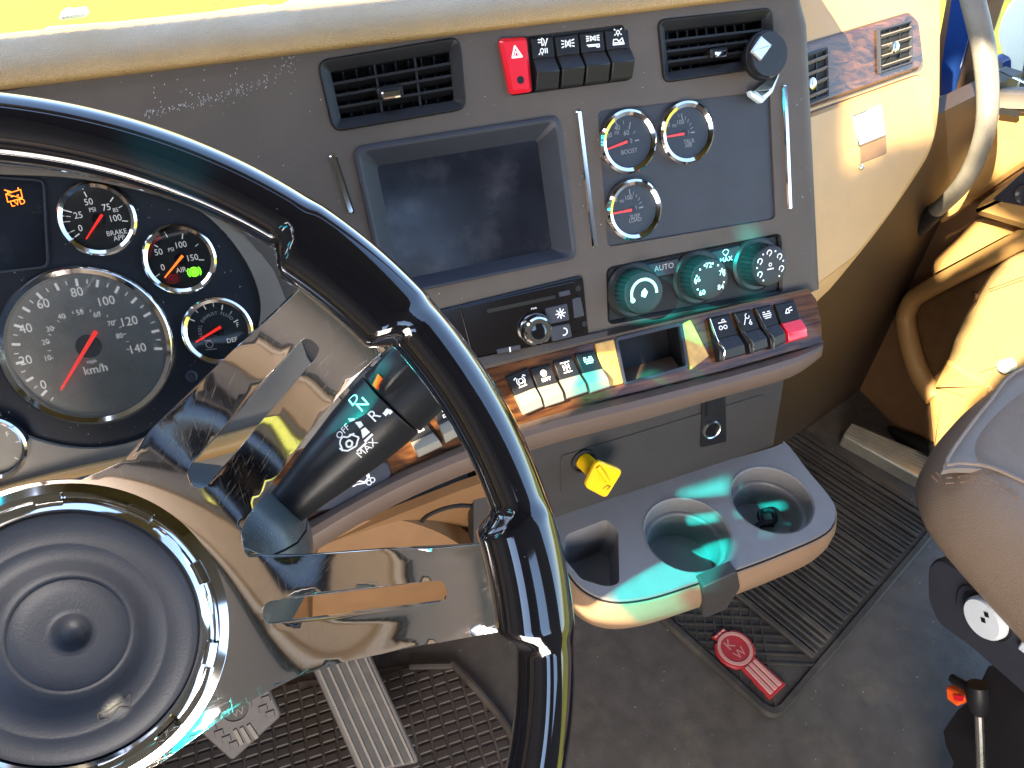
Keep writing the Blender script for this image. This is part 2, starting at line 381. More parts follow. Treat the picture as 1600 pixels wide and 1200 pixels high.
# centre panel with its openings
cp = [(-260, 190), (-100, 160), (0, 143), (250, 103), (500, 62), (900, 22), (1238, -8), (1250, 40), (1258, 200), (1267, 380), (1271, 455), (1220, 466), (949, 516), (720, 564), (600, 596),
      (515, 612), (480, 560), (458, 500), (428, 425), (384, 368), (322, 325), (250, 296), (100, 268), (0, 260), (-260, 250)]
cpu = FC.px(cp)
V1 = rnd(FC.px([(520, 207), (729, 171), (718, 57), (494, 95)]), .010)
V2 = rnd(FC.px([(1036, 130), (1212, 104), (1205, 12), (1026, 31)]), .008)
DSP = rnd(rect(-.216, -.020, -.074, .062), .010)
GP = rnd(FC.px([(950, 386), (1212, 342), (1203, 142), (934, 173)]), .006)
HV = rnd(FC.px([(950, 508), (1223, 458), (1221, 364), (947, 418)]), .008)
SB = rnd(FC.px([(797, 150), (985, 125), (975, 38), (778, 62)]), .004)
RD = rnd(FC.px([(700, 566), (918, 524), (909, 430), (680, 486)]), .005)
MB().sheet(FC, cpu, [V1, V2, DSP, GP, HV, SB, RD], .02, None, .006).build('center_panel', 'dash_grey', dash, bev=.0008)
MB().prism(FC, offset(GP, .002), -.012, -.0025).build('gauge_panel', 'panel_dark', dash)
MB().prism(FC, offset(SB, .002), -.012, -.004).build('switch_recess', 'black', dash)
# rounded right-hand side of the centre stack
L = []
for p in [(1238, -8), (1250, 40), (1258, 200), (1267, 380), (1271, 455)]:
    u, v = FC.uv(p); r_ = .016; sec = []
    for k in range(7):
        a = math.pi/2*k/6; sec.append(FC.w(u+r_*math.sin(a), v, -r_*(1-math.cos(a))))
    sec += [FC.w(u+r_, v, -.06), FC.w(u+r_-.004, v, -.20), FC.w(u-.01, v, -.20), FC.w(u-.01, v, -.006)]
    L.append(sec)
MB().loft(L, True).build('side_return', 'dash_grey', dash)
# chrome strips
for a, b2 in (((519, 241), (549, 334)), ((903, 172), (929, 387)), ((1224.5, 133), (1232.5, 328))):
    A, B_ = FC.uv(a), FC.uv(b2); d_ = Vector(B_)-Vector(A); nn = Vector((-d_.y, d_.x)).normalized()*.0032
    q = [tuple(Vector(A)-nn), tuple(Vector(B_)-nn), tuple(Vector(B_)+nn), tuple(Vector(A)+nn)]
    MB().prism(FC, rnd(q, .0025, 3), 0, .0034, .0014).build('chrome_strip', 'chrome', dash)
# scuff marks on the panel left of the vent: pale scratches
sc = MB(); rs = random.Random(3)
for i in range(150):
    t = rs.random(); x = 225+ t*240; y = 178-8*math.sin(t*3)-t*t*70+rs.gauss(0, 3+5*t*t)
    if t > .8: y -= rs.random()*20
    u, v = FC.uv((x, y)); l = rs.uniform(.0004, .0022); a = rs.choice((1.3, 1.9, .5))
    sc.stroke(FC, [(u, v), (u+l*math.cos(a), v+l*math.sin(a))], rs.uniform(.0002, .0005), .0007)
for i in range(26):
    u, v = FC.uv((rs.uniform(225, 380), rs.uniform(95, 165))); sc.stroke(FC, [(u, v), (u+.0005, v+.0006)], .0006, .0007)
sc.keep = True; o = sc.build('scuff_marks', 'print_dim', dash, smooth=False); o['kind'] = 'stuff'
# --- wood strip
wp = [(400, 735), (470, 700), (600, 640), (720, 586), (920, 536), (1100, 491), (1264, 452), (1276, 468), (1283, 500), (1285, 538), (1238, 549), (1130, 580), (960, 622), (830, 660), (640, 732), (605, 748), (590, 770), (470, 815), (400, 850)]
PK = rnd(FT.px([(976, 600), (1073, 573), (1063, 507), (962, 531)]), .003)
MB().sheet(FT, FT.px(wp), [PK], .018, None, .006).build('wood_trim', 'wood', dash, bev=.001)
bx_ = MB().ring(FT, PK, offset(PK, -.001), [(0, .0012), (.0, -.035), ]); bx_.prism(FT, PK, -.045, -.034); bx_.build('pocket', 'black', dash)
MB().ring(FT, offset(PK, .002), offset(PK, -.0015), [(0, -.001), (0, .0022), (1, .0022), (1, -.004)]).build('pocket_frame', 'panel_dark', dash, bev=.0005)
for q_ in ([(929, 537), (959, 530), (974, 599), (946, 605)], [(1066, 506), (1079, 499), (1108, 556), (1079, 578)]): MB().prism(FT, rnd(FT.px(q_, .002), .002), -.002, .0028, .0008).build('sun_patch_plate', 'sunlit_wood', dash)  # plates added at two sun patches, sunlit gold put into their wood colour
fl_ = MB(); fl_.loft([[FC.P(p, -.002) for p in ((600, 594), (720, 562), (949, 514), (1220, 464), (1269, 453))], [FC.P(p, .004) for p in ((600, 596), (720, 565), (949, 517), (1220, 467), (1271, 456))], [FT.P(p, .003) for p in ((600, 634), (720, 581), (949, 525), (1220, 460), (1264, 450))], [FT.P(p, -.004) for p in ((600, 645), (720, 592), (949, 534), (1220, 468), (1262, 458))]], False); fl_.build('trim_ledge', 'dash_grey', dash)
# --- rounded lip under the wood
T_ = [(1287, 534), (1240, 550), (1130, 582), (990, 616), (835, 655), (680, 712), (560, 770), (440, 840), (330, 900)]
B_ = [(1284, 556), (1234, 590), (1130, 620), (1000, 658), (835, 702), (680, 760), (560, 820), (440, 895), (330, 960)]
L = []
for a, b2 in zip(spl(T_, 4), spl(B_, 4)):
    sec = []
    for t, d in ((0, -.002), (.06, .006), (.25, .0125), (.5, .0145), (.75, .0115), (.93, .004), (1, -.004)):
        p = a*(1-t)+b2*t; sec.append(FT.P(p, d))
    e = sec[-1]; sec += [e+Vector((0, .05, -.002)), e+Vector((0, .06, .02)), sec[0]+Vector((0, .03, 0))]
    L.append(sec)
MB().loft(L, True).build('padded_lip', 'lip_brown', dash)
# right end cap of the wood band
eu = FT.px([(1262, 453), (1280, 462), (1285, 538)])
# --- lower panel with raised border
lp = FL.px([(740, 715), (1226, 575), (1224, 600), (1208, 697), (1160, 712), (900, 797), (740, 855)])
MB().sheet(FL, lp, [], .03, None, .02).build('lower_panel', 'lower_dark', dash, bev=.002)
ip = rnd(FL.px([(875, 770), (1165, 690), (1190, 680), (1196, 655), (1199, 622), (1190, 616), (875, 712)]), .006)
MB().prism(FL, ip, 0, .0016, .0008).build('lower_panel_insert', 'lower_dark', dash)
# side of the lower console
ev = [FL.P(p) for p in [(1226, 575), (1224, 600), (1208, 697)]]
MB().loft([ev, [p+Vector((.006, .012, 0)) for p in ev], [p+Vector((.004, .25, 0)) for p in ev], [p+Vector((-.01, .25, 0)) for p in ev]], False).build('console_side', 'taupe', dash)
# knee panel below the driver's side: brown, dished
kf = tilted(at_y((700, 850), .50), -18, 1.19)
kp = kf.px([(380, 900), (480, 862), (620, 805), (720, 766), (790, 742), (800, 800), (805, 1000), (790, 1010), (640, 1046), (480, 1060), (380, 1060)])
MB().sheet(kf, kp, [], .02, lambda u, v: -.018*math.exp(-((u+.02)/.10)**2-((v+.03)/.06)**2), .01).build('knee_panel', 'brown', dash)
sm = MB(); sm.tube([kf.P(p, .002) for p in spl([(470, 905), (560, 868), (640, 838), (668, 806), (720, 790), (780, 800)], 5)], .0022, 8); sm.build('seam', 'void', dash)
ls = tilted(at_y((640, 950), .47), -12, 1.19)
l2 = ls.px(spl([(500, 905), (580, 860), (650, 850), (720, 862), (790, 905), (820, 960), (770, 1000), (690, 1035), (600, 1048), (500, 1050)], 4, True))
MB().sheet(ls, [tuple(p) for p in l2], [], .02, lambda u, v: .012-.9*(u*u)-.9*v*v, .03).build('knee_bolster', 'brown', dash)

# ================================================================== AIR VENTS
def vent(F, outl, label, nslat, nfin, tabp, mt='black', frame_mt='black', deep=.03, slat_mt='black', tab_mt='chrome', margin=.010, tabsize=(.017, .0055)):
    us = [p[0] for p in outl]; vs = [p[1] for p in outl]; c = (sum(us)/len(us), sum(vs)/len(vs))
    t = thing('air_vent', label, 'air vent', F.w(c[0], min(vs)), 'dashboard air vents')
    inn = offset(outl, -margin)
    MB().ring(F, outl, inn, [(0, -.008), (0, .0015), (.12, .0028), (.3, .002), (1, -.004), (1, -deep)]).build('frame', frame_mt, t, bev=.0004)
    MB().prism(F, offset(inn, .001), -deep-.002, -deep).build('back_plate', 'void', t)
    # corners of the opening in order bl, br, tr, tl (rounded outlines start there)
    k = len(inn)//4; q = [Vector(inn[i*k+k//2]) for i in range(4)]
    P2 = lambda s, r2: (q[0]*(1-s)+q[1]*s)*(1-r2)+(q[3]*(1-s)+q[2]*s)*r2
    for j in range(nslat):
        r2 = (j+1)/(nslat+1); a, b2 = P2(-.02, r2), P2(1.02, r2); h = .0011; dz = .004
        MB().add([F.w(a.x, a.y-h, -.004), F.w(b2.x, b2.y-h, -.004), F.w(b2.x, b2.y+h, -.004), F.w(a.x, a.y+h, -.004),
                  F.w(a.x, a.y-h-dz, -.016), F.w(b2.x, b2.y-h-dz, -.016), F.w(b2.x, b2.y+h-dz, -.016), F.w(a.x, a.y+h-dz, -.016)],
                 [(0, 1, 2, 3), (7, 6, 5, 4), (0, 4, 5, 1), (3, 2, 6, 7), (0, 3, 7, 4), (1, 5, 6, 2)]).build('slat', slat_mt, t)
    for j in range(nfin):
        s = (j+1)/(nfin+1); a, b2 = P2(s, -.02), P2(s, 1.02); h = .0008
        MB().add([F.w(p.x+e, p.y, d) for d in (-.018, -deep+.001) for p, e in ((a, -h), (a, h), (b2, h), (b2, -h))],
                 [(0, 1, 2, 3), (7, 6, 5, 4), (0, 4, 5, 1), (3, 2, 6, 7), (0, 3, 7, 4), (1, 5, 6, 2)]).build('fin', slat_mt, t)
    if tabp:
        tu, tv = F.uv(tabp, .004); w2, h2 = tabsize
        MB().prism(F, rnd(rect(tu-w2/2-.003, tu+w2/2+.003, tv-h2/2, tv+h2*1.3), .003), -.012, .001, .002).build('tab', 'soft_black', t)
        MB().prism(F, rnd(rect(tu-w2/2, tu+w2/2, tv-h2*.6, tv+h2*.6), .002), .001, .0045, .0012).build('tab_tip', tab_mt, t)
    return t
vl = vent(FC, V1, 'black air vent above the display screen on the grey panel', 3, 8, (612, 147))
# two wide uprights in front of the slats, as on this vent
vr = vent(FC, V2, 'black air vent at the top right beside the round mount knob', 3, 9, (1128, 84), tabsize=(.014, .005))
for t_, O_ in ((vl, [(.36,), (.70,)]),):
    k = len(V1)//4; inn = offset(V1, -.010); q = [Vector(inn[i*k+k//2]) for i in range(4)]
    for (s,) in O_:
        a = q[0]*(1-s)+q[1]*s; b2 = q[3]*(1-s)+q[2]*s; h = .001
        MB().add([FC.w(p.x+e, p.y, d) for d in (-.005, -.014) for p, e in ((a, -h), (a, h), (b2, h), (b2, -h))],
                 [(0, 1, 2, 3), (7, 6, 5, 4), (0, 4, 5, 1), (3, 2, 6, 7), (0, 3, 7, 4), (1, 5, 6, 2)]).build('fin', 'black', t_)

# ================================================================== DISPLAY
t = thing('display_screen', 'dark switched-off display screen in a sloped bezel', 'display', FC.w(-.118, -.074))
inn = rnd(rect(-.196, -.040, -.062, .043), .004)
MB().ring(FC, DSP, inn, [(0, -.01), (0, .0035), (.14, .0048), (.26, .004), (1, -.014)]).build('bezel', 'panel_dark', t, bev=.0004)
MB().prism(FC, offset(inn, .002), -.022, -.0135).build('screen', 'screen', t)

# ================================================================== GAUGES
def z2(x, y): return (x*.2875, y*.2875+260)
def z4(x, y): return (x*.3125+780, y*.3125)
def zg(x, y): return (x/8+930, y/8+160)
def zh(x, y): return (x/10+940, y/10+270)
def gauge(F, p, R, label, ticks=(), texts=(), needle=None, dial='dial', nmat='needle', tick_c=None, lens='lens', th=.0026, bez=.165, d0=0, pr='print', hubr=.16, group=None, nw=.0011):
    L = local(F, p, d0); t = thing('gauge', label, 'gauge', L.w(0, -R), group)
    MB().lathe(L, [(R*.98, -.004), (R, .001), (R*.985, .0045), (R*(1-bez*.45), .0062), (R*(1-bez), .0045), (R*(1-bez*1.15), -.001)], 64, cap0=False, cap1=False).build('bezel', 'chrome', t)
    MB().lathe(L, [(R*.93, -.006), (R*.93, -.0012)], 48).build('dial', dial, t)
    if ticks:
        tk = MB()
        for q, l, w_ in ticks:
            c = Vector(L.uv(q, -.001)); c_ = c.normalized(); tk.stroke(L, [tuple(c-c_*l/2), tuple(c+c_*l/2)], w_, -.0006)
        tk.keep = True; tk.build('tick_marks', pr, t, smooth=False)
    for st, q, h in texts: lettering(L, st, L.uv(q, -.001), h, t, pr, -.0006, 0, .92, 'numeral' if st.isdigit() else 'lettering')
    if needle:
        a, b2 = Vector(L.uv(needle[0], .002)), Vector(L.uv(needle[1], .002)); dd = (b2-a).normalized(); nn = Vector((-dd.y, dd.x))
        n_ = MB().prism(L, [tuple(a-nn*nw), tuple(b2-nn*nw*.45), tuple(b2+nn*nw*.45), tuple(a+nn*nw)], .0015, .0026).build('needle', nmat, t)
        if hubr: MB().lathe(L, [(R*hubr, -.001), (R*hubr, .0008), (R*hubr*.85, .0013)], 24).build('hub', dial if hubr > .2 else 'black', n_)
    MB().lathe(L, [(R*(1-bez*1.05), .0034), (R*(1-bez*1.05), .0038)], 40).build('lens', lens, t)
    return t, L
cl = thing('instrument_cluster', 'dark blue-black instrument cluster panel behind the steering wheel', 'instrument panel', FK.w(0, -.12))
so_ = [(-260, 245), (0, 258), (100, 266), (250, 294), (322, 323), (384, 366), (428, 423), (458, 498), (480, 560), (515, 612), (590, 640), (480, 700), (300, 745), (190, 735), (0, 772), (-260, 830)]
fo = spl([(-240, 262), (0, 272), (130, 280), (280, 315), (340, 352), (385, 410), (406, 465), (404, 508), (388, 548), (350, 592), (300, 640), (245, 676), (180, 698), (110, 700), (40, 682), (0, 655), (-40, 600), (-240, 560)], 4, True)
fu = FK.px([tuple(p) for p in fo])
MB().sheet(FK, FK.px(so_), [fu], .02, None, .008).build('surround', 'taupe', cl, bev=.0015)
MB().prism(FK, offset(fu, .003), -.02, -.006).build('face', 'cluster_face', cl)
du = rnd(FK.px([(-120, 440), (75, 418), (68, 280), (-120, 268)]), .006)
MB().ring(FK, du, offset(du, -.0016), [(0, -.007), (0, -.002), (1, -.002), (1, -.006)]).build('display_border', 'panel_dark', cl)
MB().prism(FK, offset(du, -.0014), -.007, -.0045).build('display_window', 'screen', cl)
am = MB(); q = FK.px([z2(32, 150), z2(112, 126), z2(122, 172), z2(42, 194)], -.004); am.stroke(FK, q, .0006, -.0040, True)
am.stroke(FK, FK.px([z2(36, 152), z2(120, 172)], -.004), .0006, -.0040)
for a, b2 in (((44, 146), (42, 136)), ((100, 128), (98, 116)), ((24, 128), (60, 138)), ((60, 165), (75, 161)), ((92, 158), (100, 155))): am.stroke(FK, FK.px([z2(*a), z2(*b2)], -.004), .0007, -.0040)
am.keep = True; am.build('warning_symbol', 'amber', cl, smooth=False)
lettering(FK, 'LVD', FK.uv(z2(97, 196), -.004), .0042, cl, 'amber', -.0040, .1, 1.0)
lb = local(FK, (299, 588), -.006); MB().lathe(lb, [(.0052, 0), (.0052, .002), (.004, .0028), (.0032, .0015)], 24).build('reset_button', 'panel_dark', cl)
tanbar = MB().tube([FK.P(p, .006) for p in spl([(-200, 840), (0, 778), (110, 748), (230, 722), (330, 700), (470, 660)], 5)], .010, 12, sq=.8); tanbar.build('tan_trim', 'tan_smooth', cl)
GR = .0305
tk = lambda l, ln=.004, w_=.0009: [(z2(*p), ln, w_) for p in l]
gauge(FK, (154, 342.6), GR, 'small chrome-rimmed brake pressure gauge, leftmost of the small dials', tk([(465, 152), (375, 245), (608, 180), (680, 297), (420, 375)]) + tk([(655, 220), (395, 352), (370, 300), (372, 272)], .003, .0006),
      [('50', z2(482, 192), .0052), ('75', z2(578, 222), .0052), ('25', z2(425, 265), .0052), ('100', z2(630, 280), .0052), ('0', z2(437, 335), .0052), ('PSI', z2(503, 235), .0034), ('85', z2(628, 237), .0034), ('BRAKE', z2(635, 358), .0040), ('APP', z2(648, 388), .0040)],
      (z2(555, 262), z2(468, 395)), d0=-.004, pr='print_lit', group=None)
t, L = gauge(FK, (282, 405), GR*.985, 'small chrome-rimmed air pressure gauge with a green lamp', tk([(992, 380), (1095, 508), (845, 430)]) + tk([(905, 375), (1070, 428), (860, 590)], .003, .0006),
      [('50', z2(862, 465), .0052), ('100', z2(985, 425), .0052), ('150', z2(1048, 495), .0052), ('0', z2(885, 548), .0052), ('PSI', z2(930, 452), .0032), ('AIR', z2(985, 562), .0042)],
      (z2(993, 485), z2(895, 605)), nmat='needle_orange', d0=-.004, pr='print_lit')
ra = MB(); ra.stroke(L, L.px([z2(872, 385), z2(838, 412), z2(818, 450), z2(806, 500), z2(806, 545), z2(825, 590), z2(860, 628)]), .0022, -.0005); ra.keep = True; ra.build('red_zone', 'red_print', t, smooth=False)
for q, mt, st in (((1055, 573), 'green_lamp', '2'), ((940, 612), 'red_print', '1')):
    c = L.uv(z2(*q)); g_ = MB(); g_.poly(L, circ(c, .0042, 24), -.0007); g_.stroke(L, arc(c, .0054, 140, 220), .0007, -.0006); g_.stroke(L, arc(c, .0054, -40, 40), .0007, -.0006); g_.keep = True
    lm_ = g_.build('warning_lamp', mt, t, smooth=False); k_ = MB(); k_.stroke(L, circ(c, .0026, 16), .0006, -.0004, True); text(k_, L, st, c, .0026, -.0004); k_.keep = True; k_.build('symbol', 'dial', lm_, smooth=False)
t, L = gauge(FK, (341.5, 516.5), GR*.985, 'small chrome-rimmed fluid gauge, lowest of the small dials beside the spoke', tk([(1045, 835), (1112, 764), (1208, 766), (1282, 840)]) + tk([(1068, 787), (1160, 752), (1255, 795)], .003, .0006),
      [('DEF', z2(1262, 943), .0040), ('F', z2(1292, 860), .0040)], (z2(1200, 872), z2(1065, 955)), dial='dial_def', d0=-.004, pr='print_lit', nw=.0014)
w_ = 'DIESEL EXHAUST FLUID'
for i, ch_ in enumerate(w_):
    a = rad(196-i*8.6)
    if ch_ != ' ':
        m_ = text(MB(), L, ch_, (.0155*math.cos(a), .0155*math.sin(a)), .0027, -.0006, a-math.pi/2); m_.keep = True; m_.build('lettering', 'print', t, smooth=False)
k_ = MB(); c = L.uv(z2(1138, 968)); k_.stroke(L, circ(c, .003, 8), .0007, -.0005, True); k_.stroke(L, [(c[0]-.004, c[1]-.004), (c[0]+.005, c[1]-.005)], .0006, -.0005); k_.stroke(L, [(c[0]-.003, c[1]+.004), (c[0]+.002, c[1]+.0035)], .0008, -.0005); k_.keep = True; k_.build('symbol', 'print', t, smooth=False)
# speedometer
SP = (138.5, 541); L0 = local(FK, SP, -.004); a140 = math.atan2(*L0.uv(z2(825, 990))[::-1]); a30 = math.atan2(*L0.uv(z2(52, 967))[::-1]) % (2*math.pi); st_ = (a30-a140)/11
RS = .0685
t, L = gauge(FK, SP, RS, 'large grey speedometer dial with chrome rim and a red needle', [], [(s, z2(*p), .0074) for s, p in (('0', (236, 1185)), ('20', (140, 1052)), ('40', (140, 880)), ('60', (235, 745)), ('80', (418, 682)), ('100', (580, 730)), ('120', (705, 840)), ('140', (752, 988)))] +
      [(s, z2(*p), .0044) for s, p in (('10', (262, 1040)), ('20', (248, 953)), ('30', (272, 882)), ('40', (335, 815)), ('50', (435, 792)), ('60', (527, 805)), ('70', (603, 853)), ('80', (650, 920)), ('mph', (500, 1062)))] + [('km/h', z2(520, 1100), .0072)],
      (z2(522, 896), z2(330, 1215)), dial='dial_grey', lens='lens_dusty', bez=.10, d0=-.004, pr='print_lit', hubr=.145, nw=.0017)
k_ = MB()
for i in range(31):
    a = a140+st_*(i/2-.5)
    if i == 0: continue
    r0, r1, w1 = (.0515, .0565, .0021) if i % 2 else (.0532, .0562, .0008)
    k_.stroke(L, [(r0*math.cos(a), r0*math.sin(a)), (r1*math.cos(a), r1*math.sin(a))], w1, -.0006)
for i in range(17):
    a = a140-.05+st_*(i*.78); k_.stroke(L, [(.0292*math.cos(a), .0292*math.sin(a)), (.0312*math.cos(a), .0312*math.sin(a))], .0006, -.0006)
k_.keep = True; k_.build('tick_marks', 'print_lit', t, smooth=False)
gauge(FK, (-12, 700), .0275, 'pale gauge cut off at the left picture edge below the speedometer', [((22, 672), .003, .0007), ((28, 690), .003, .0007), ((26, 716), .003, .0007)], [('F', (12, 678), .004)], dial='dial_grey', d0=.004, pr='print_lit')
# centre gauges
RC = .0305
gauge(FC, (980, 222), RC, 'chrome-rimmed boost gauge at the upper left of the gauge panel', [(zg(262, 265), .004, .0008), (zg(430, 290), .006, .001), (zg(520, 475), .004, .0012), (zg(350, 250), .003, .0006), (zg(485, 375), .003, .0006)],
      [('40', zg(272, 318), .0048), ('60', zg(388, 378), .0048), ('20', zg(175, 410), .0044), ('0', zg(445, 480), .0044), ('PSI', zg(268, 382), .0032), ('BOOST', zg(425, 610), .0042)], (zg(400, 490), zg(140, 590)), bez=.2, d0=.0015, pr='print_dim', hubr=.1, nw=.0013)
gauge(FC, (1071, 208), RC, 'chrome-rimmed pressure gauge at the upper right of the gauge panel', [(zg(1080, 175), .005, .001), (zg(1215, 375), .004, .0012)] + [(zg(*p), .003, .0006) for p in ((1125, 195), (1158, 230), (1188, 272), (1202, 322), (1040, 165))],
      [('100', zg(1065, 245), .0046), ('0', zg(915, 280), .0044), ('PSI', zg(985, 292), .0030), ('0', zg(1158, 372), .0036), ('TRLR', zg(1170, 485), .0040), ('AIR', zg(1165, 535), .0040)], (zg(1110, 392), zg(868, 435)), bez=.2, d0=.0015, pr='print_dim', hubr=.1, nw=.0013)
gauge(FC, (989, 328), RC, 'chrome-rimmed load gauge, the lower one on the gauge panel', [(zh(435, 300), .005, .001), (zh(615, 540), .004, .0012)] + [(zh(*p), .003, .0006) for p in ((495, 320), (540, 360), (580, 410), (605, 470))],
      [('100', zh(425, 385), .0046), ('0', zh(225, 420), .0044), ('PSI', zh(315, 445), .0030), ('0', zh(535, 545), .0036), ('SUSP', zh(520, 675), .0040), ('LOAD', zh(525, 735), .0040)], (zh(470, 580), zh(140, 645)), bez=.2, d0=.0015, pr='print_dim', hubr=.1, nw=.0013)

# ================================================================== SWITCHES
def rocker(F, quad, label, mt_top, mt_low, icon=None, hi=(.004, .006, .0135, .0105), name='rocker_switch', cat='switch', group=None, split=.52, edge=False, ic_mat='print'):
    q = [Vector(p) for p in F.px(quad)]          # tl tr br bl
    c = sum(q, Vector((0, 0)))/4; t = thing(name, label, cat, F.w(*(q[3]*.5+q[2]*.5)), group)
    Q = lambda s, r2: (q[0]*(1-s)+q[1]*s)*(1-r2)+(q[3]*(1-s)+q[2]*s)*r2
    def sec(r2, d, g=.03): a, b2 = Q(g, r2), Q(1-g, r2); return [F.w(a.x, a.y, -.006), F.w(a.x, a.y, d), F.w(b2.x, b2.y, d), F.w(b2.x, b2.y, -.006)]
    MB().loft([sec(.02, hi[0]-.002), sec(.05, hi[0]), sec(split-.02, hi[1])]).build('rocker_top', mt_top, t, bev=.0008)
    MB().loft([sec(split-.02, hi[1]), sec(split+.12, (hi[1]+hi[2])*.55), sec(split+.24, hi[2]), sec(.96, hi[3]), sec(.985, hi[3]-.004)]).build('rocker_paddle', mt_low, t, bev=.0008)
    if icon:
        k_ = MB(); sz = (q[1]-q[0]).length
        def I(x, y): p = Q(.5+x*.27, .24*split/.52+y*.155); return (p.x, p.y)
        dd = hi[0]+(hi[1]-hi[0])*.5+.0012
        for ln in icon: k_.stroke(F, [I(*p) for p in ln], sz*.042, dd)
        k_.keep = True; k_.build('symbol', ic_mat, t, smooth=False)
    if edge:
        path = [F.w(*Q(.03, .05), hi[0]+.001), F.w(*Q(.06, .3), hi[1]+.001), F.w(*Q(.10, .55), hi[1]+.003), F.w(*Q(.18, .78), hi[2]+.001), F.w(*Q(.16, 1.0), hi[3]-.002)]
        MB().tube(spl(path, 4), .0011, 8).build('guard_wire', 'chrome', t)
    return t
def C(cx, cy, r, a0=0, a1=360, n=12): return [(cx+r*math.cos(rad(a0+(a1-a0)*k/n)), cy+r*math.sin(rad(a0+(a1-a0)*k/n))) for k in range(n+1)]
lampL = [C(-.1, 0, .35, 90, 270, 8)+[(-.1, -.35), (-.1, .35)]]
ic_head = [C(-.15, -.45, .4, -90, 90, 8), [(-.15, -.85), (-.15, -.05)], [(-.3, -.7), (-.7, -.7)], [(-.3, -.4), (-.7, -.4)], [(.35, 0), (.75, -.8)], C(-.2, .55, .25), [(-.2, .9), (-.2, 1.0)], [(-.55, .8), (-.7, .95)], [(.3, .3), (.3, .8)], [(.6, .3), (.6, .8)]]
ic_clear = [C(-.35, 0, .3, -90, 90, 6), [(-.35, -.4), (-.35, .4)], [(-.6, -.3), (-.95, -.4)], [(-.6, 0), (-.95, 0)], [(-.6, .3), (-.95, .4)], C(.35, 0, .3, 90, 270, 6), [(.35, -.4), (.35, .4)], [(.6, -.3), (.95, -.4)], [(.6, 0), (.95, 0)], [(.6, .3), (.95, .4)]]
ic_tr = [[(x, y*.7-.25) for x, y in l] for l in ic_clear] + [[(-.9, .5), (.9, .5), (.9, .8), (.5, .8)], [(-.7, .65), (.6, .65)]]
ic_work = [C(0, -.6, .22), [(-.4, -.9), (-.55, -1)], [(.4, -.9), (.55, -1)], [(0, -.3), (0, -.2)], [(-.4, -.4), (-.5, -.3)], [(.4, -.4), (.5, -.3)], [(-.8, .8), (-.7, .2), (-.2, .2), (.1, .45), (.6, .1), (.85, .8), (-.8, .8)], [(-.6, .6), (.6, .6)]]
def zt(x, y): return (x*.14375+770, y*.14375+30)
hz = thing('hazard_switch', 'glossy red hazard switch with a white triangle', 'switch', FC.P((810, 145)))
hq = [zt(60, 215), zt(365, 195), zt(425, 790), zt(185, 820)]; hu = FC.px(hq, .004)
MB().prism(FC, rnd(hu, .004), -.006, .0075, .003).build('button', 'red', hz)
tri = MB(); tri.stroke(FC, FC.px([zt(238, 292), zt(318, 405), zt(212, 418)], .0077), .0016, .0078, True); tri.stroke(FC, FC.px([zt(250, 345), zt(288, 398), zt(238, 404)], .0077), .0008, .0078, True); tri.keep = True; tri.build('triangle_symbol', 'print', hz, smooth=False)
MB().poly(FC, circ(FC.uv(zt(302, 660), .0077), .0034, 20), .0078).build('dot', 'black', hz)
for qd, ic, lb_ in (([zt(400, 180), zt(655, 165), zt(700, 780), zt(440, 800)], ic_head, 'black rocker switch beside the red one, headlamp symbol'), ([zt(665, 165), zt(930, 135), zt(965, 735), zt(715, 765)], ic_clear, 'black rocker switch with two facing lamps, second of the black row'),
                    ([zt(935, 130), zt(1205, 105), zt(1240, 700), zt(975, 730)], ic_tr, 'black rocker switch with trailer lamps symbol, third of the black row'), ([zt(1210, 100), zt(1480, 75), zt(1500, 660), zt(1250, 695)], ic_work, 'black rocker switch at the right end of the upper row, work lamp symbol')):
    rocker(FC, qd, lb_, 'black', 'soft_black', ic, (.0, .002, .0125, .006), group='upper row of black switches', split=.42, ic_mat='print')
def zw(x, y): return (x*.3875+680, y*.3875+340)
def zs(x, y): return (x/6+500, y/6+560)
ic_brk = [C(0, 0, .35), C(0, 0, .65, 130, 230, 5), C(0, 0, .65, -50, 50, 5), [(-.9, -.5), (-.6, -.7)], [(.9, -.5), (.6, -.7)], [(-.6, .8), (.6, .8)]]
ic_off = [C(0, -.25, .45), C(0, -.25, .15), [(-.6, .55), (-.2, .55), (-.2, .95), (-.6, .95), (-.6, .55)], [(.1, .95), (.1, .55), (.4, .55)], [(.6, .95), (.6, .55), (.85, .55)]]
ic_axle = [[(-.8, -.8), (.8, -.8)], [(0, -.8), (0, .8)], [(-.5, -.4), (-.5, .4)], [(.5, -.4), (.5, .4)], [(-.5, 0), (.5, 0)], [(-.7, .8), (.7, .8)]]
ic_bar = [[(-.8, -.2), (.8, -.2)], [(-.8, .1), (.8, .1)], [(-.6, .4), (.6, .4)], [(-.7, -.5), (-.3, -.5)], [(.2, -.5), (.7, -.5)]]
ic_eng = [[(-.7, .5), (-.7, -.3), (-.3, -.3), (-.1, -.6), (.4, -.6), (.4, -.2), (.8, -.2), (.8, .5), (-.7, .5)], C(0, .1, .25)]
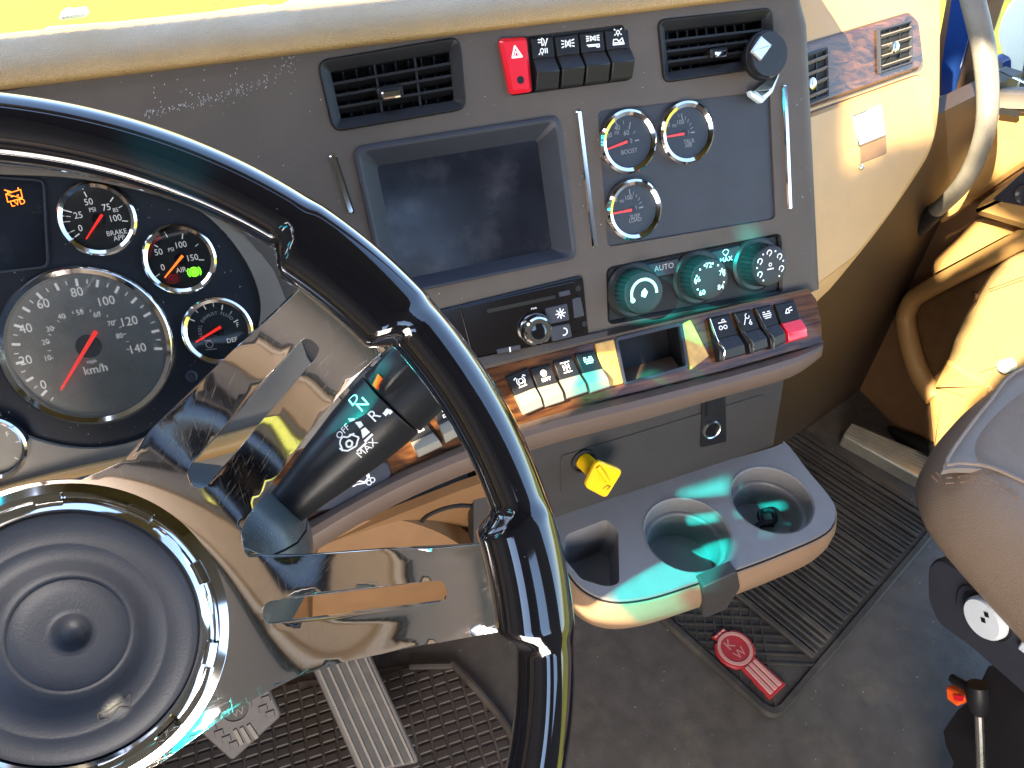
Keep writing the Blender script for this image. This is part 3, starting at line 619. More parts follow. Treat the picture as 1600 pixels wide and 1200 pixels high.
for qd, ic, lb_ in (([(629, 668), (661, 652), (692, 697), (652, 716)], ic_eng, 'silver rocker switch just right of the stalk, at the left end'), ([(672, 636), (705, 620), (730, 674), (694, 694)], ic_off, 'silver rocker switch half behind the steering wheel rim'),
                    ([(787, 588), (823, 573), (847, 637), (816, 650)], ic_brk, 'silver rocker switch just right of the wheel rim, first of four'), ([(825, 575), (859, 567), (880, 628), (849, 638)], ic_off, 'silver rocker switch with a round symbol, second of four beside the rim'),
                    ([(861, 564), (892, 556), (916, 614), (882, 625)], ic_axle, 'silver rocker switch with an axle symbol, third of four beside the rim'), ([(895, 552), (926, 546), (951, 606), (919, 616)], ic_bar, 'silver rocker switch next to the bare wood and open pocket')):
    rocker(FT, qd, lb_, 'black', 'silver_paint', ic, (.004, .006, .012, .009), group='silver lower switches')
ic_fan = [C(-.4, .3, .25), C(.3, .3, .25), [(-.6, -.4), (.6, -.4)], C(.2, -.6, .2)]
ic_tool = [[(-.7, .6), (-.1, -.3)], C(.3, -.5, .35, 0, 270, 8), [(.2, .6), (.7, .1)], C(.5, .6, .2)]
for qd, ic, lb_ in (([(1103, 496), (1138, 489), (1160, 556), (1117, 568)], ic_fan, 'black switch with chrome guard wire nearest the open pocket'), ([(1141, 488), (1171, 482), (1195, 545), (1165, 556)], ic_tool, 'black switch with chrome guard wire, middle of the three'), ([(1174, 481), (1203, 475), (1222, 537), (1198, 548)], ic_bar, 'black switch with chrome guard wire beside the red switch')):
    rocker(FT, qd, lb_, 'black', 'soft_black', ic, (.004, .006, .0125, .0095), group='guarded switches', edge=True)
rocker(FT, [(1206, 475), (1238, 469), (1256, 529), (1225, 538)], 'red switch at the right end of the wood strip', 'black', 'red', [[(-.6, .3), (-.2, -.3), (.1, -.3), (.1, .3), (-.6, .3)], [(.3, -.4), (.7, -.5)], [(.3, 0), (.7, 0)]], (.004, .006, .0115, .009))
# wide flat switch under the stalk
wq = FT.px([(478, 760), (535, 722), (606, 722), (612, 742), (600, 760), (540, 792), (490, 800)], .003)
t = thing('wide_switch', 'flat dark grey switch plate with a hose symbol under the stalk', 'switch', FT.P((560, 780)))
MB().prism(FT, rnd(wq, .004), -.004, .004, .001).build('plate', 'panel_dark', t)
k_ = MB(); E_ = lambda l: [FT.uv(zs(*p), .0045) for p in l]
k_.stroke(FT, E_([(310, 1165), (365, 1150), (420, 1160), (450, 1120), (430, 1070)]), .0014, .0043); k_.stroke(FT, E_([(420, 1060), (455, 1080), (465, 1120)]), .0012, .0043); k_.stroke(FT, E_([(310, 1200), (350, 1180), (440, 1165)]), .0012, .0043)
k_.stroke(FT, circ(FT.uv(zs(460, 1165), .0045), .0022, 12), .001, .0043, True); k_.stroke(FT, circ(FT.uv(zs(492, 1140), .0045), .0022, 12), .001, .0043, True); k_.keep = True; k_.build('symbol', 'print', t, smooth=False)

# ================================================================== RADIO
t = thing('car_radio', 'flat black car radio with a chrome knob under the display', 'radio', FC.P((815, 560)))
MB().prism(FC, RD, -.02, .004, .0012).build('body', 'radio_face', t)
fl = FC.px([zw(150, 555), zw(590, 455), zw(560, 255), zw(100, 360)], .0042); MB().prism(FC, rnd(fl, .003), .0035, .0062, .001).build('fascia', 'radio_face', t)
MB().prism(FC, rnd(FC.px([zw(210, 385), zw(485, 325), zw(482, 312), zw(205, 370)], .006), .001), .0058, .0068).build('disc_slot', 'void', t)
MB().prism(FC, rnd(FC.px([zw(560, 405), zw(600, 395), zw(585, 320), zw(552, 328)], .006), .001), .0058, .0067).build('side_key', 'panel_dark', t)
kb = local(FC, zw(400, 448), .006); kn = MB().lathe(kb, [(.0165, 0), (.0165, .004), (.0150, .006), (.0142, .0125), (.0125, .0142), (.0082, .0142)], 40, cap1=False).build('knob', 'chrome', t)
MB().lathe(kb, [(.0082, .0135), (.0078, .0146), (.005, .0150)], 24).build('cap', 'gloss_black', kn)
for q, nm in (([zw(455, 430), zw(540, 412), zw(530, 345), zw(440, 365)], 'sun'), ([zw(470, 500), zw(550, 480), zw(540, 425), zw(460, 440)], 'moon')):
    u_ = rnd(FC.px(q, .006), .002); k_ = MB().prism(FC, u_, .006, .0078, .0006).build('key', 'panel_dark', t); cc = (sum(p[0] for p in u_)/len(u_)+.003, sum(p[1] for p in u_)/len(u_)); s_ = MB()
    if nm == 'sun':
        for a in range(8): s_.stroke(FC, [(cc[0]+.0012*math.cos(a*.785), cc[1]+.0012*math.sin(a*.785)), (cc[0]+.0052*math.cos(a*.785), cc[1]+.0052*math.sin(a*.785))], .0011, .0080)
    else: s_.stroke(FC, arc(cc, .0036, -110, 80), .0014, .0080)
    s_.keep = True; s_.build('symbol', 'print', k_, smooth=False)
lettering(FC, 'PWR', FC.uv(zw(398, 366), .006), .002, t, 'print', .0064)
s_ = MB(); s_.stroke(FC, FC.px([zw(298, 522), zw(300, 538)], .006), .0014, .0082); s_.keep = True
k_ = MB().prism(FC, rnd(FC.px([zw(250, 550), zw(345, 530), zw(340, 510), zw(245, 530)], .006), .001), .006, .0078, .0005).build('key', 'panel_dark', t); s_.build('symbol', 'print', k_, smooth=False)
MB().prism(FC, rnd(FC.px([zw(500, 320), zw(545, 310), zw(540, 290), zw(495, 300)], .006), .001), .006, .0076, .0005).build('key', 'panel_dark', t)
for q in ((570, 435), (600, 428), (575, 285)): MB().lathe(local(FC, zw(*q), .004), [(.003, 0), (.003, .001)], 14).build('hole', 'void', t)

# ================================================================== CLIMATE PANEL
hv = thing('climate_panel', 'dark climate control panel holding three round knobs', 'climate panel', FC.P((1085, 480)))
MB().ring(FC, HV, offset(HV, -.003), [(0, -.006), (0, .0005), (1, -.002), (1, -.008)]).build('rim', 'black', hv)
MB().prism(FC, offset(HV, -.0028), -.01, -.004).build('plate', 'black', hv)
def zc(x, y): return (x*.1875+940, y*.1875+360)
for q, st, sym in (([zc(395, 400), zc(620, 355), zc(640, 230), zc(385, 285)], 'AUTO', 0), ([zc(925, 280), zc(1130, 240), zc(1150, 125), zc(915, 180)], 'MAX', 1)):
    b_ = MB().prism(FC, rnd(FC.px(q, -.002), .002), -.004, -.0005, .0008).build('button', 'panel_dark', hv)
    lettering(FC, st, FC.uv(zc(520, 305) if not sym else zc(1040, 240), 0), .0058 if not sym else .005, b_, 'print_dim' if not sym else 'print', -.0001)
    if sym:
        s_ = MB(); c = FC.uv(zc(1035, 190)); s_.stroke(FC, arc(c, .004, 20, 160), .0008, -.0001); s_.stroke(FC, [(c[0]-.003, c[1]), (c[0], c[1]-.003), (c[0]+.003, c[1])], .0008, -.0001); s_.keep = True; s_.build('symbol', 'print', b_, smooth=False)
def knob(p, label, kind):
    # p: pixel of the face centre; base lies on the panel
    H = .026; u, v = FC.uv(p, H-.004); L = Fr(FC.w(u, v, -.004), FC.U, FC.V); R = .0235
    t = thing('control_knob', label, 'knob', L.w(0, -R), 'climate control knobs')
    MB().lathe(L, [(R*1.28, -.002), (R*1.28, .003), (R*1.16, .0055), (R*1.05, .0055)], 48).build('collar', 'soft_black', t)
    L_ = []
    for r_, d in ((1.0, .003), (.985, .012), (.955, H-.003)):
        L_.append([L.w(R*r_*(1-.045*(k % 4 == 0))*math.cos(2*math.pi*k/112), R*r_*(1-.045*(k % 4 == 0))*math.sin(2*math.pi*k/112), d) for k in range(112)])
    L_.append([L.w(R*.93*math.cos(2*math.pi*k/112), R*.93*math.sin(2*math.pi*k/112), H-.0012) for k in range(112)])
    MB().loft(L_).build('grip', 'soft_black', t, ang=25)
    MB().lathe(L, [(R*.93, H-.0012), (R*.90, H), (R*.84, H+.0004), (R*.5, H+.0002)], 48).build('face', 'soft_black', t)
    s_ = MB(); d = H+.0008
    if kind == 'fan':
        s_.stroke(L, arc((0, 0), R*.60, 200, -5, 24), R*.12, d); s_.poly(L, circ((R*.6*math.cos(rad(200)), R*.6*math.sin(rad(200))), R*.11, 14), d); s_.poly(L, [(-R*.16, -R*.1), (R*.04, -R*.2), (R*.17, R*.02), (R*.05, R*.22), (-R*.1, R*.1)], d)
    elif kind == 'temp':
        for a in (205, 180, 155, 130, 108, 75, 52, 30, 5, -20): s_.poly(L, circ((R*.72*math.cos(rad(a)), R*.72*math.sin(rad(a))), R*.045, 10), d)
        for st, a in (('60', 228), ('66', 168), ('72', 92), ('78', 18), ('84', -40)): text(s_, L, st, (R*.66*math.cos(rad(a)), R*.66*math.sin(rad(a))), R*.23, d)
    else:
        for a in (235, 175, 120, 65, 10, -50): s_.poly(L, circ((R*.7*math.cos(rad(a)), R*.7*math.sin(rad(a))), R*.045, 10), d)
        for a in (205, 148, 92, 35, -20): c = (R*.62*math.cos(rad(a)), R*.62*math.sin(rad(a))); s_.stroke(L, arc(c, R*.12, 0, 200, 6), R*.05, d); s_.stroke(L, [(c[0], c[1]-R*.14), (c[0]+R*.1, c[1]-R*.04)], R*.05, d)
        s_.stroke(L, circ((0, R*.08), R*.07, 10), R*.05, d, True); s_.stroke(L, [(-R*.15, -R*.12), (R*.15, -R*.12)], R*.06, d)
    s_.keep = True; s_.build('markings', 'print', t, smooth=False)
knob((1006, 458), 'ribbed knob with a curved bar marking, left of the three climate knobs', 'fan'); knob((1109, 437), 'ribbed temperature knob with numbers, middle of the three climate knobs', 'temp'); knob((1203, 416), 'ribbed airflow knob nearest the right edge of the climate panel', 'mode')

# ================================================================== PHONE MOUNT, BRACKET
t = thing('mount_knob', 'round black magnetic mount with a silver bar, clipped onto the right vent', 'phone mount', FC.P((1195, 112)))
L = local(FC, (1192, 88), .018)
MB().lathe(L, [(.012, -.02), (.014, -.004), (.021, -.003), (.0225, .0), (.0225, .005), (.0215, .0062)], 44).build('base', 'black', t)
L2 = local(FC, (1200, 86), .030); MB().lathe(L2, [(.0205, -.004), (.0205, .002), (.0195, .0035)], 44).build('pad', 'soft_black', t)
q = [L2.uv(p, .005) for p in (z4(1255, 258), z4(1305, 308), z4(1365, 225), z4(1310, 180))]; MB().prism(L2, rnd(q, .001), .003, .0065, .0012).build('silver_bar', 'satin', t, bev=.0008)
t = thing('plastic_clip', 'broken pale translucent plastic clip stuck below the round mount', 'clip', FC.P((1190, 160)))
MB().prism(FC, rnd(FC.px([z4(1250, 455), z4(1310, 470), z4(1345, 440), z4(1390, 350), z4(1398, 372), z4(1365, 460), z4(1310, 518), z4(1255, 478)], .006), .0015, 3), .001, .009, .002).build('arm', 'frosted', t)
MB().prism(FC, rnd(FC.px([z4(1255, 452), z4(1290, 458), z4(1330, 492), z4(1312, 516), z4(1262, 482)], .012), .0012, 3), .008, .013, .0015).build('hook', 'frosted', t)

# ================================================================== YELLOW VALVE KNOB, OUTLET
def z6(x, y): return (x*.35+840, y*.35+640)
t = thing('valve_knob', 'bright yellow diamond-shaped pull knob on the lower panel', 'knob', FL.P((925, 775)))
L = local(FL, z6(205, 228), .002); MB().lathe(L, [(.0155, -.004), (.0155, .002), (.013, .003), (.0125, -.001)], 32).build('socket', 'void', t)
H = .036; pc = local(FL, z6(292, 308), H); ax = pc.O-L.O
MB().tube([L.O+ax*k/4 for k in range(5)], .0098, 20).build('shaft', 'yellow', t)
dia = rnd([pc.uv(z6(*p)) for p in ((262, 222), (378, 268), (302, 392), (205, 340))], .007, 5); MB().prism(pc, dia, -.002, .0030, .0014).build('handle', 'yellow', t)
MB().tube([pc.w(*pc.uv(z6(262, 245)), .003), pc.w(*pc.uv(z6(285, 280)), .0055), pc.w(*pc.uv(z6(305, 312)), .003)], .0030, 12).build('ridge', 'yellow', t)
s_ = MB(); s_.stroke(pc, [pc.uv(z6(*p)) for p in ((285, 345), (305, 330), (318, 335), (305, 348))], .0010, .0034); s_.keep = True; s_.build('symbol', 'black', t, smooth=False)
t = thing('power_outlet', 'round chrome-rimmed power outlet on the dark lower panel', 'power outlet', FL.P((1109, 690)))
MB().prism(FL, rnd(FL.px([(1092, 698), (1133, 688), (1131, 606), (1096, 614)]), .004), .0012, .0035, .0008).build('plate', 'black', t)
L = local(FL, z6(772, 85), .003); MB().lathe(L, [(.0118, 0), (.0122, .003), (.0112, .0048), (.0098, .004), (.0095, -.02)], 36, cap0=False, cap1=False).build('ring', 'satin', t); MB().lathe(L, [(.0098, -.0015), (.0098, .0005)], 24).build('well', 'void', t)
MB().prism(FL, rnd(FL.px([(1101, 648), (1122, 642), (1121, 612), (1102, 617)]), .003), .0035, .0060, .001).build('flap', 'black', t)

# ================================================================== CUP TRAY
tr = thing('cup_tray', 'grey pull-out tray with two cup wells and a tan front edge', 'cup holder', (.29, .36, ZT-.05))
ou = [tuple(p) for p in spl(FR.px([(840, 800), (875, 788), (1040, 745), (1208, 699), (1226, 690), (1262, 735), (1296, 776), (1306, 800), (1292, 829), (1220, 862), (1148, 889), (1092, 907), (1015, 931), (955, 936), (910, 917), (880, 880), (850, 840)]), 4, True)]
ca = FR.uv((1074, 834)); ra_ = (FR.uv((1148, 834))[0]-FR.uv((1000, 834))[0])/2*.97; cb = FR.uv((1206, 780)); rb_ = (FR.uv((1274, 780))[0]-FR.uv((1137, 780))[0])/2*.98
CA, CB = circ(ca, ra_, 40), circ(cb, rb_, 40)
BN = rnd(FR.px([(884, 836), (880, 870), (908, 905), (948, 917), (968, 912), (966, 830), (948, 811)]), .006)
MB().sheet(FR, ou, [CA, CB, BN], .015, None, .006).build('top', 'tray_grey', tr, bev=.0014)
for c, r_, dep in ((ca, ra_, .062), (cb, rb_, .062)):
    w_ = MB().lathe(FR, [(r_+.0005, .0008), (r_-.0015, -.001), (r_-.003, -.022), (r_-.008, -.024), (r_-.010, -dep), (.001, -dep)], 48, c, False, True).build('cup_well', 'tray_grey', tr)
    MB().lathe(FR, [(r_-.003, -.0215), (r_-.0065, -.0215), (r_-.008, -.024)], 48, c, False, False).build('step', 'tray_grey', w_)
bn = MB().ring(FR, BN, offset(BN, -.004), [(0, 0), (.2, -.02), (1, -.06)]); bn.prism(FR, offset(BN, -.003), -.064, -.06); bn.build('bin', 'tray_grey', tr)
kb = MB(); rs = random.Random(5)
L0 = Fr(FR.w(*cb, -.061), (1, 0, 0), (0, 1, 0)); kb.tube([L0.w(.012+.010*math.cos(a), .006+.010*math.sin(a), .012+.002*math.sin(3*a)) for a in [k*2*math.pi/16 for k in range(16)]], .0035, 8, True)
kb.tube([L0.w(-.012, -.002, .004), L0.w(.0, .0, .01), L0.w(.014, -.004, .010)], .005, 8)
tag(kb.build('rubber_ring', 'black'), 'small dark rubber ring lying in the right cup well', 'rubber ring')
# tan lower body
def inw(pts, d): return offset(pts, d)
L_ = []
for d, dz in ((-.0015, -.0055), (.0035, -.0075), (.0065, -.020), (.0065, -.04), (.002, -.062), (-.010, -.082), (-.03, -.096), (-.06, -.10)):
    L_.append([FR.w(p[0], p[1], dz) for p in offset(ou, d)])
MB().loft(L_, True, False, True).build('front_edge', 'tan_brown', tr)
MB().loft([[FR.w(p[0], p[1], dz) for p in offset(ou, d)] for d, dz in ((-.002, -.0045), (.0015, -.0048), (.0015, -.0074), (-.002, -.0074))], True, False, False).build('gasket', 'black', tr)
# spouts
sp = MB(); fr_ = Fr(FR.P((1128, 900), -.006), (1, 0, 0), (0, .25, 1))
pts = [(z6(735, 790)), (z6(890, 722)), (z6(905, 795)), (z6(842, 890)), (z6(738, 930))]
e_ = Vector(FR.uv((1148, 889)))-Vector(FR.uv((1092, 907))); ya = math.degrees(math.atan2(e_.y, e_.x))
fv = tilted(FR.w(*FR.uv((1122, 898)), -.02)+Vector((math.sin(rad(ya)), -math.cos(rad(ya)), 0))*.0066, 0, ya); MB().prism(fv, rnd(fv.px(pts, .002), .004), -.012, .003, .0016).build('spout', 'lower_dark', tr)
fv2 = tilted(FR.w(*FR.uv((1300, 806)), -.012)+Vector((.006, -.004, 0)), 10, 50); MB().prism(fv2, rnd(fv2.px([(1284, 792), (1302, 786), (1308, 806), (1302, 826), (1284, 816)], .004), .004), -.012, .004, .0015).build('spout', 'lower_dark', tr)

# ================================================================== STEERING WHEEL
sw = thing('steering_wheel', 'black glossy steering wheel with scratched chrome spokes and a round horn pad', 'steering wheel', FW.w(0, 0, -.1))
def sstep(a, b2, x): t = max(0, min(1, (x-a)/(b2-a))); return t*t*(3-2*t)
blocks = [(30.2, 45.5), (-9.3, 5.2)]; blocks += [(180-b2, 180-a) for a, b2 in blocks]
def blk(deg):
    v = 0
    for a, b2 in blocks:
        x = (deg-(a+b2)/2+180) % 360-180; h = (b2-a)/2; v = max(v, 1-sstep(h-1.3, h+1.3, abs(x)))
    return v
NS = 720; L_ = []
for i in range(NS):
    dg = 360*i/NS; k = blk(dg); a = rad(dg); ca_, sa_ = math.cos(a), math.sin(a); sec = []
    Ro = .2286; Ri = .2035-.0085*k; hw = .0140+.001*k; low = .004*k
    for j in range(20):
        b_ = 2*math.pi*j/20; cx, sx = math.cos(b_), math.sin(b_); e = 1-.28*k
        cx = math.copysign(abs(cx)**e, cx); sx = math.copysign(abs(sx)**e, sx)
        r_ = (Ro+Ri)/2+(Ro-Ri)/2*cx; w_ = sx*hw-(low if sx < 0 else 0)*abs(sx); sec.append(FW.w(r_*ca_, r_*sa_, w_))
    L_.append(sec)
L_.append(L_[0]); MB().loft(L_, True, False, False).build('rim', 'gloss_black', sw, ang=60)
# spoke plate on a dished cone
def gw(r): return -.0885+.0795*sstep(.066, .2, r)*.55+.0795*.45*max(0, min(1, (r-.068)/.131))
def on_spoke(p):
    r = ray(p); lo, hi = .2, .6
    f = lambda t_: (lambda q: q.dot(FW.N)-gw(math.hypot(q.dot(FW.U), q.dot(FW.V))))(CAM+r*t_-FW.O)
    for _ in range(40):
        m_ = (lo+hi)/2
        if f(m_) > 0: lo = m_
        else: hi = m_
    q = CAM+r*lo-FW.O; return (q.dot(FW.U), q.dot(FW.V))
R_ = [on_spoke(p) for p in [(487, 430), (360, 551), (240, 667), (190, 722)]]
R_in = [on_spoke(p) for p in [(601, 548), (520, 630), (440, 735), (393, 798), (376, 830), (380, 856), (410, 868), (480, 867), (600, 858), (756, 850)]]
R_lo = [on_spoke(p) for p in [(785, 986), (660, 1008), (540, 1034), (470, 1055), (400, 1090), (330, 1135), (262, 1185)]]
top = arc((0, 0), .0765, 72, 90, 4); bot = arc((0, 0), .0765, -90, -76, 4)
right = bot + R_lo[::-1] + R_in[::-1] + R_ + top       # ccw from the bottom up the right side
right = [right[0]] + [p for a, p in zip(right, right[1:]) if (Vector(a)-Vector(p)).length > 1e-4]
outl = right + [(-x, y) for x, y in right[::-1]][1:-1]
def slot(ps): return rnd([on_spoke(p) for p in ps], .007, 6)
s1 = slot([(290, 735), (478, 524), (500, 541), (496, 556), (318, 764), (300, 762)]); s2 = slot([(411, 977), (702, 938), (694, 905), (410, 941)])
hub = circ((0, 0), .0615, 64)
mir = lambda l: [(-x, y) for x, y in l[::-1]]
zf_ = lambda u, v: gw(math.hypot(u, v))
sh = MB().sheet(FW, outl, [s1, s2, mir(s1), mir(s2), hub], .004, zf_, .0028); sh.build('spoke_plate', 'spoke_chrome', sw, bev=.0006, ang=50).modifiers['b'].harden_normals = True
# rolled clamps where spokes meet the rim
for a, b2 in (((487, 430), (601, 548)), ((756, 850), (785, 986))):
    A, B2 = Vector(on_spoke(a)), Vector(on_spoke(b2))
    for sg in (1, -1): MB().tube([FW.w(sg*(A.x+(B2.x-A.x)*k/6)*1.006, (A.y+(B2.y-A.y)*k/6)*1.006, gw((A+(B2-A)*k/6).length)+.001) for k in range(7)], .0032, 10, up=FW.N).build('spoke_end', 'chrome', sw)
# hub: chrome ring with slots, horn pad
HZ = -.0915
MB().lathe(FW, [(.0765, HZ+.0005), (.0745, HZ+.0055), (.0705, HZ+.0065), (.0675, HZ+.003), (.0655, HZ+.004), (.0625, HZ+.0075), (.0610, HZ+.006), (.0605, HZ-.002)], 96, cap0=False, cap1=False).build('hub_ring', 'chrome', sw)
for k in range(10):
    a = rad(12+36*k); A_ = [(.0697*math.cos(a+e), .0697*math.sin(a+e)) for e in (-.09, -.03, .03, .09)] + [(.0662*math.cos(a+e), .0662*math.sin(a+e)) for e in (.09, .03, -.03, -.09)]
    MB().prism(FW, A_, HZ+.004, HZ+.0062, .0004).build('ring_tab', 'spoke_chrome', sw)
pd = MB().lathe(FW, [(.0603, HZ-.016), (.0606, HZ+.004), (.0592, HZ+.0066), (.0565, HZ+.0074), (.0475, HZ+.0084), (.0468, HZ+.0078), (.0455, HZ+.0080), (.0405, HZ+.0082), (.0365, HZ+.0055), (.0325, HZ+.0010), (.0295, HZ-.0010), (.0278, HZ-.0012), (.0270, HZ-.0004), (.0262, HZ-.0012), (.0200, HZ-.0026), (.0120, HZ-.0034), (.0100, HZ-.0034), (.0088, HZ-.0044), (.0070, HZ-.0074), (.0045, HZ-.0100), (.0010, HZ-.0112)], 96).build('horn_pad', 'panel_dark', sw, ang=60)
s_ = MB(); fh = Fr(FW.w(0, 0, HZ), FW.U, FW.V)
def z7(x, y): return (x*.35, y*.35+740)
hl = [fh.uv(z7(*p), .009) for p in ((435, 1075), (470, 1065), (560, 1005), (580, 985), (575, 1050), (525, 1045), (480, 1095), (440, 1105))]
s_.stroke(fh, hl, .0007, .0086, True); s_.keep = True; s_.build('horn_symbol', 'lower_dark', pd, smooth=False)

# ================================================================== COLUMN SHROUD, STALK
AX = -FW.N
cs = thing('steering_column', 'dark teal-grey plastic steering column shroud behind the spokes', 'steering column', FW.w(0, -.05, -.26))
def csec(w_, r_, n=40, oy=0, h0=0, h1=2*math.pi): return [FW.w(r_*math.cos(h0+(h1-h0)*k/n), r_*.95*math.sin(h0+(h1-h0)*k/n)+oy, w_) for k in range(n)]
a0 = rad(-8)
def half(h0, h1, nm, g):
    L_ = []
    for w_, r_ in ((-.112, .094), (-.116, .104), (-.126, .111), (-.16, .114), (-.21, .112), (-.255, .10)):
        L_.append([FW.w(r_*math.cos(h0+(h1-h0)*k/24), r_*VK*math.sin(h0+(h1-h0)*k/24), w_) for k in range(25)] + [FW.w(r_*.9*math.cos(h1-(h1-h0)*k/24), r_*VK*.9*math.sin(h1-(h1-h0)*k/24), w_) for k in range(25)])
    MB().loft(L_, True).build(nm, 'shroud', cs)
VK = .64; half(rad(8), rad(172), 'upper_shroud', 0); VK = .62; half(rad(-187.2), rad(7.2), 'lower_shroud', 0)
MB().lathe(FW, [(.062, -.110), (.068, -.114), (.068, -.2)], 40, (0, 0)).build('core', 'void', cs)
# shift stalk
stk = thing('shift_stalk', 'fat black gear stalk with white lettering behind the wheel rim', 'lever', FW.w(.09, .02, -.13))
A0 = CAM+ray((440, 800))*.445; A1 = CAM+ray((700, 545))*.455
sx_ = (A1-A0); SL = sx_.length; sx_ = sx_.normalized(); vw = (CAM-(A0+A1)/2).normalized(); sy_ = (vw-sx_*vw.dot(sx_)).normalized(); sz_ = sx_.cross(sy_)
SR = [(0, .0125), (.12, .0150), (.30, .0195), (.48, .0232), (.60, .0248), (.80, .0252), (.95, .0240), (1.0, .0215)]
def srad(t):
    for (a, ra), (b2, rb) in zip(SR, SR[1:]):
        if t <= b2: return ra+(rb-ra)*sstep(0, 1, (t-a)/(b2-a))*.4+(rb-ra)*.6*((t-a)/(b2-a))
    return SR[-1][1]
def SP_(t, ang, e=0): r_ = srad(t)+e; return A0+sx_*(t*SL)+sy_*(r_*math.cos(ang))+sz_*(r_*math.sin(ang))
def inv(p):     # pixel to (t, angle) on the stalk skin
    best = None; r = ray(p)
    lo, hi = .3, .47
    g_ = lambda s: (lambda q: (q-sx_*q.dot(sx_)).length-srad(max(0, min(1, q.dot(sx_)/SL))))(CAM+r*s-A0)
    s = .3
    while s < .52 and g_(s) > 0: s += .0005
    q = CAM+r*s-A0; return (q.dot(sx_)/SL, math.atan2(q.dot(sz_), q.dot(sy_)))
ts = inv(zs(660, 455))[0]
def body(t0, t1, n): return [[SP_(t0+(t1-t0)*i/n, 2*math.pi*k/36) for k in range(36)] for i in range(n+1)]
MB().loft(body(0, ts-.004, 14)).build('grip', 'soft_black', stk, bev=.0006); MB().loft(body(ts+.004, 1, 10)).build('collar', 'soft_black', stk, bev=.0012)
# raised selector wedge on the collar
wa = inv((608, 590))[1]; L_ = []
for t_, h, hw in ((ts+.008, .0005, .0060), (ts+.035, .0055, .0068), (ts+.09, .0085, .0078), (ts+.16, .0095, .0082), (ts+.24, .0090, .0078), (.985, .004, .007), (.998, -.003, .006)):
    c_ = srad(t_); L_.append([A0+sx_*(t_*SL)+(sy_*math.cos(wa)+sz_*math.sin(wa))*(c_+dh)+(sz_*math.cos(wa)-sy_*math.sin(wa))*dw for dw, dh in ((-hw*1.3, -.006), (-hw, h*.9), (-hw*.6, h), (hw*.6, h), (hw, h*.9), (hw*1.3, -.006))])
MB().loft(L_).build('selector', 'soft_black', stk, bev=.0012)
om = []; c_ = srad(.66)
def wedge(t_, dw, dh): return A0+sx_*(t_*SL)+(sy_*math.cos(wa)+sz_*math.sin(wa))*(srad(t_)+dh)+(sz_*math.cos(wa)-sy_*math.sin(wa))*dw
bt = [CAM+ray(p)*1 for p in ()]
MB().loft([[wedge(ts+.012, -.0018, .0046), wedge(ts+.012, .0018, .0046), wedge(ts+.012, .0018, .001), wedge(ts+.012, -.0018, .001)], [wedge(ts+.062, -.0018, .0092), wedge(ts+.062, .0018, .0092), wedge(ts+.062, .0018, .004), wedge(ts+.062, -.0018, .004)]]).build('pointer', 'orange_mark', stk)
def smap(c, e=.0004):
    t0, a0_ = c
    def f(u, v):
        t_ = t0+u/SL; return SP_(t_, a0_+v/srad(t_)*vs_, e)
    return f
vs_ = 1
# direction of 'up' for letters: towards the upper left of the picture
d1 = inv((560, 640)); d2 = inv((590, 665)); vs_ = 1 if d1[1] > d2[1] else -1
for st, p, h in (('R', zs(510, 530), .0068), ('N', zs(400, 432), .0068), ('D', zs(318, 384), .0068), ('OFF', zs(215, 685), .0040), ('MAX', zs(440, 835), .0046)):
    m_ = text(MB(), None, st, (0, 0), h, mp=smap(inv(p))); m_.keep = True; m_.build('lettering', 'print', stk, smooth=False)
s_ = MB()
def spath(l, wd_, closed=False):
    pts = [inv(zs(*p)) for p in l]; pts = pts+[pts[0]] if closed else pts
    for a, b2 in zip(pts, pts[1:]):
        du, dv = (b2[0]-a[0])*SL, (b2[1]-a[1])*.023; ln = math.hypot(du, dv) or 1; nu, nv = -dv/ln*wd_/2, du/ln*wd_/2
        s_.add([SP_(x[0]+sg*nu/SL, x[1]+sg*nv/.023, .0004) for x, sg in ((a, 1), (a, -1), (b2, -1), (b2, 1))], [(0, 1, 2, 3)])
spath([(195, 765), (215, 735), (260, 740), (300, 715), (365, 740), (350, 780), (340, 820), (260, 865), (215, 860), (190, 800)], .0010, True); spath([(245, 790), (275, 765), (305, 785), (295, 825), (255, 830)], .0012, True); spath([(185, 840), (215, 865)], .0010); spath([(275, 720), (325, 705)], .0010); spath([(345, 870), (435, 785)], .0012)
for q in ([(330, 600), (385, 590), (410, 628), (375, 658)], [(385, 670), (425, 645), (470, 690), (400, 748)], [(410, 770), (485, 700), (500, 715), (425, 790)], [(270, 570), (325, 562), (330, 580), (285, 592)]):
    s_.add([SP_(*inv(zs(*p)), .0004) for p in q], [(0, 1, 2, 3)])
for p in ((615, 515), (655, 500), (632, 492)): q = inv(zs(*p)); s_.add([SP_(q[0]+.0012*a/SL, q[1]+.0012*b2/.023, .0004) for a, b2 in ((-1, -1), (1, -1), (1, 1), (-1, 1))], [(0, 1, 2, 3)])
s_.keep = True; s_.build('symbols', 'print', stk, smooth=False)
# round boot seen between spoke and stalk
L = local(FK, (568, 592), .004); t = thing('ignition_lock', 'round grey ignition lock half hidden behind the gear stalk', 'ignition lock', L.w(0, -.02))
MB().lathe(L, [(.026, -.01), (.026, .006), (.022, .013), (.016, .015), (.0145, .0135)], 40, cap0=True, cap1=False).build('collar', 'taupe', t); MB().lathe(L, [(.0145, .008), (.0140, .0165), (.0115, .0175), (.0105, .0155)], 32).build('cylinder', 'panel_dark', t); MB().lathe(L, [(.028, -.010), (.028, .0015)], 40).build('bezel', 'void', t)

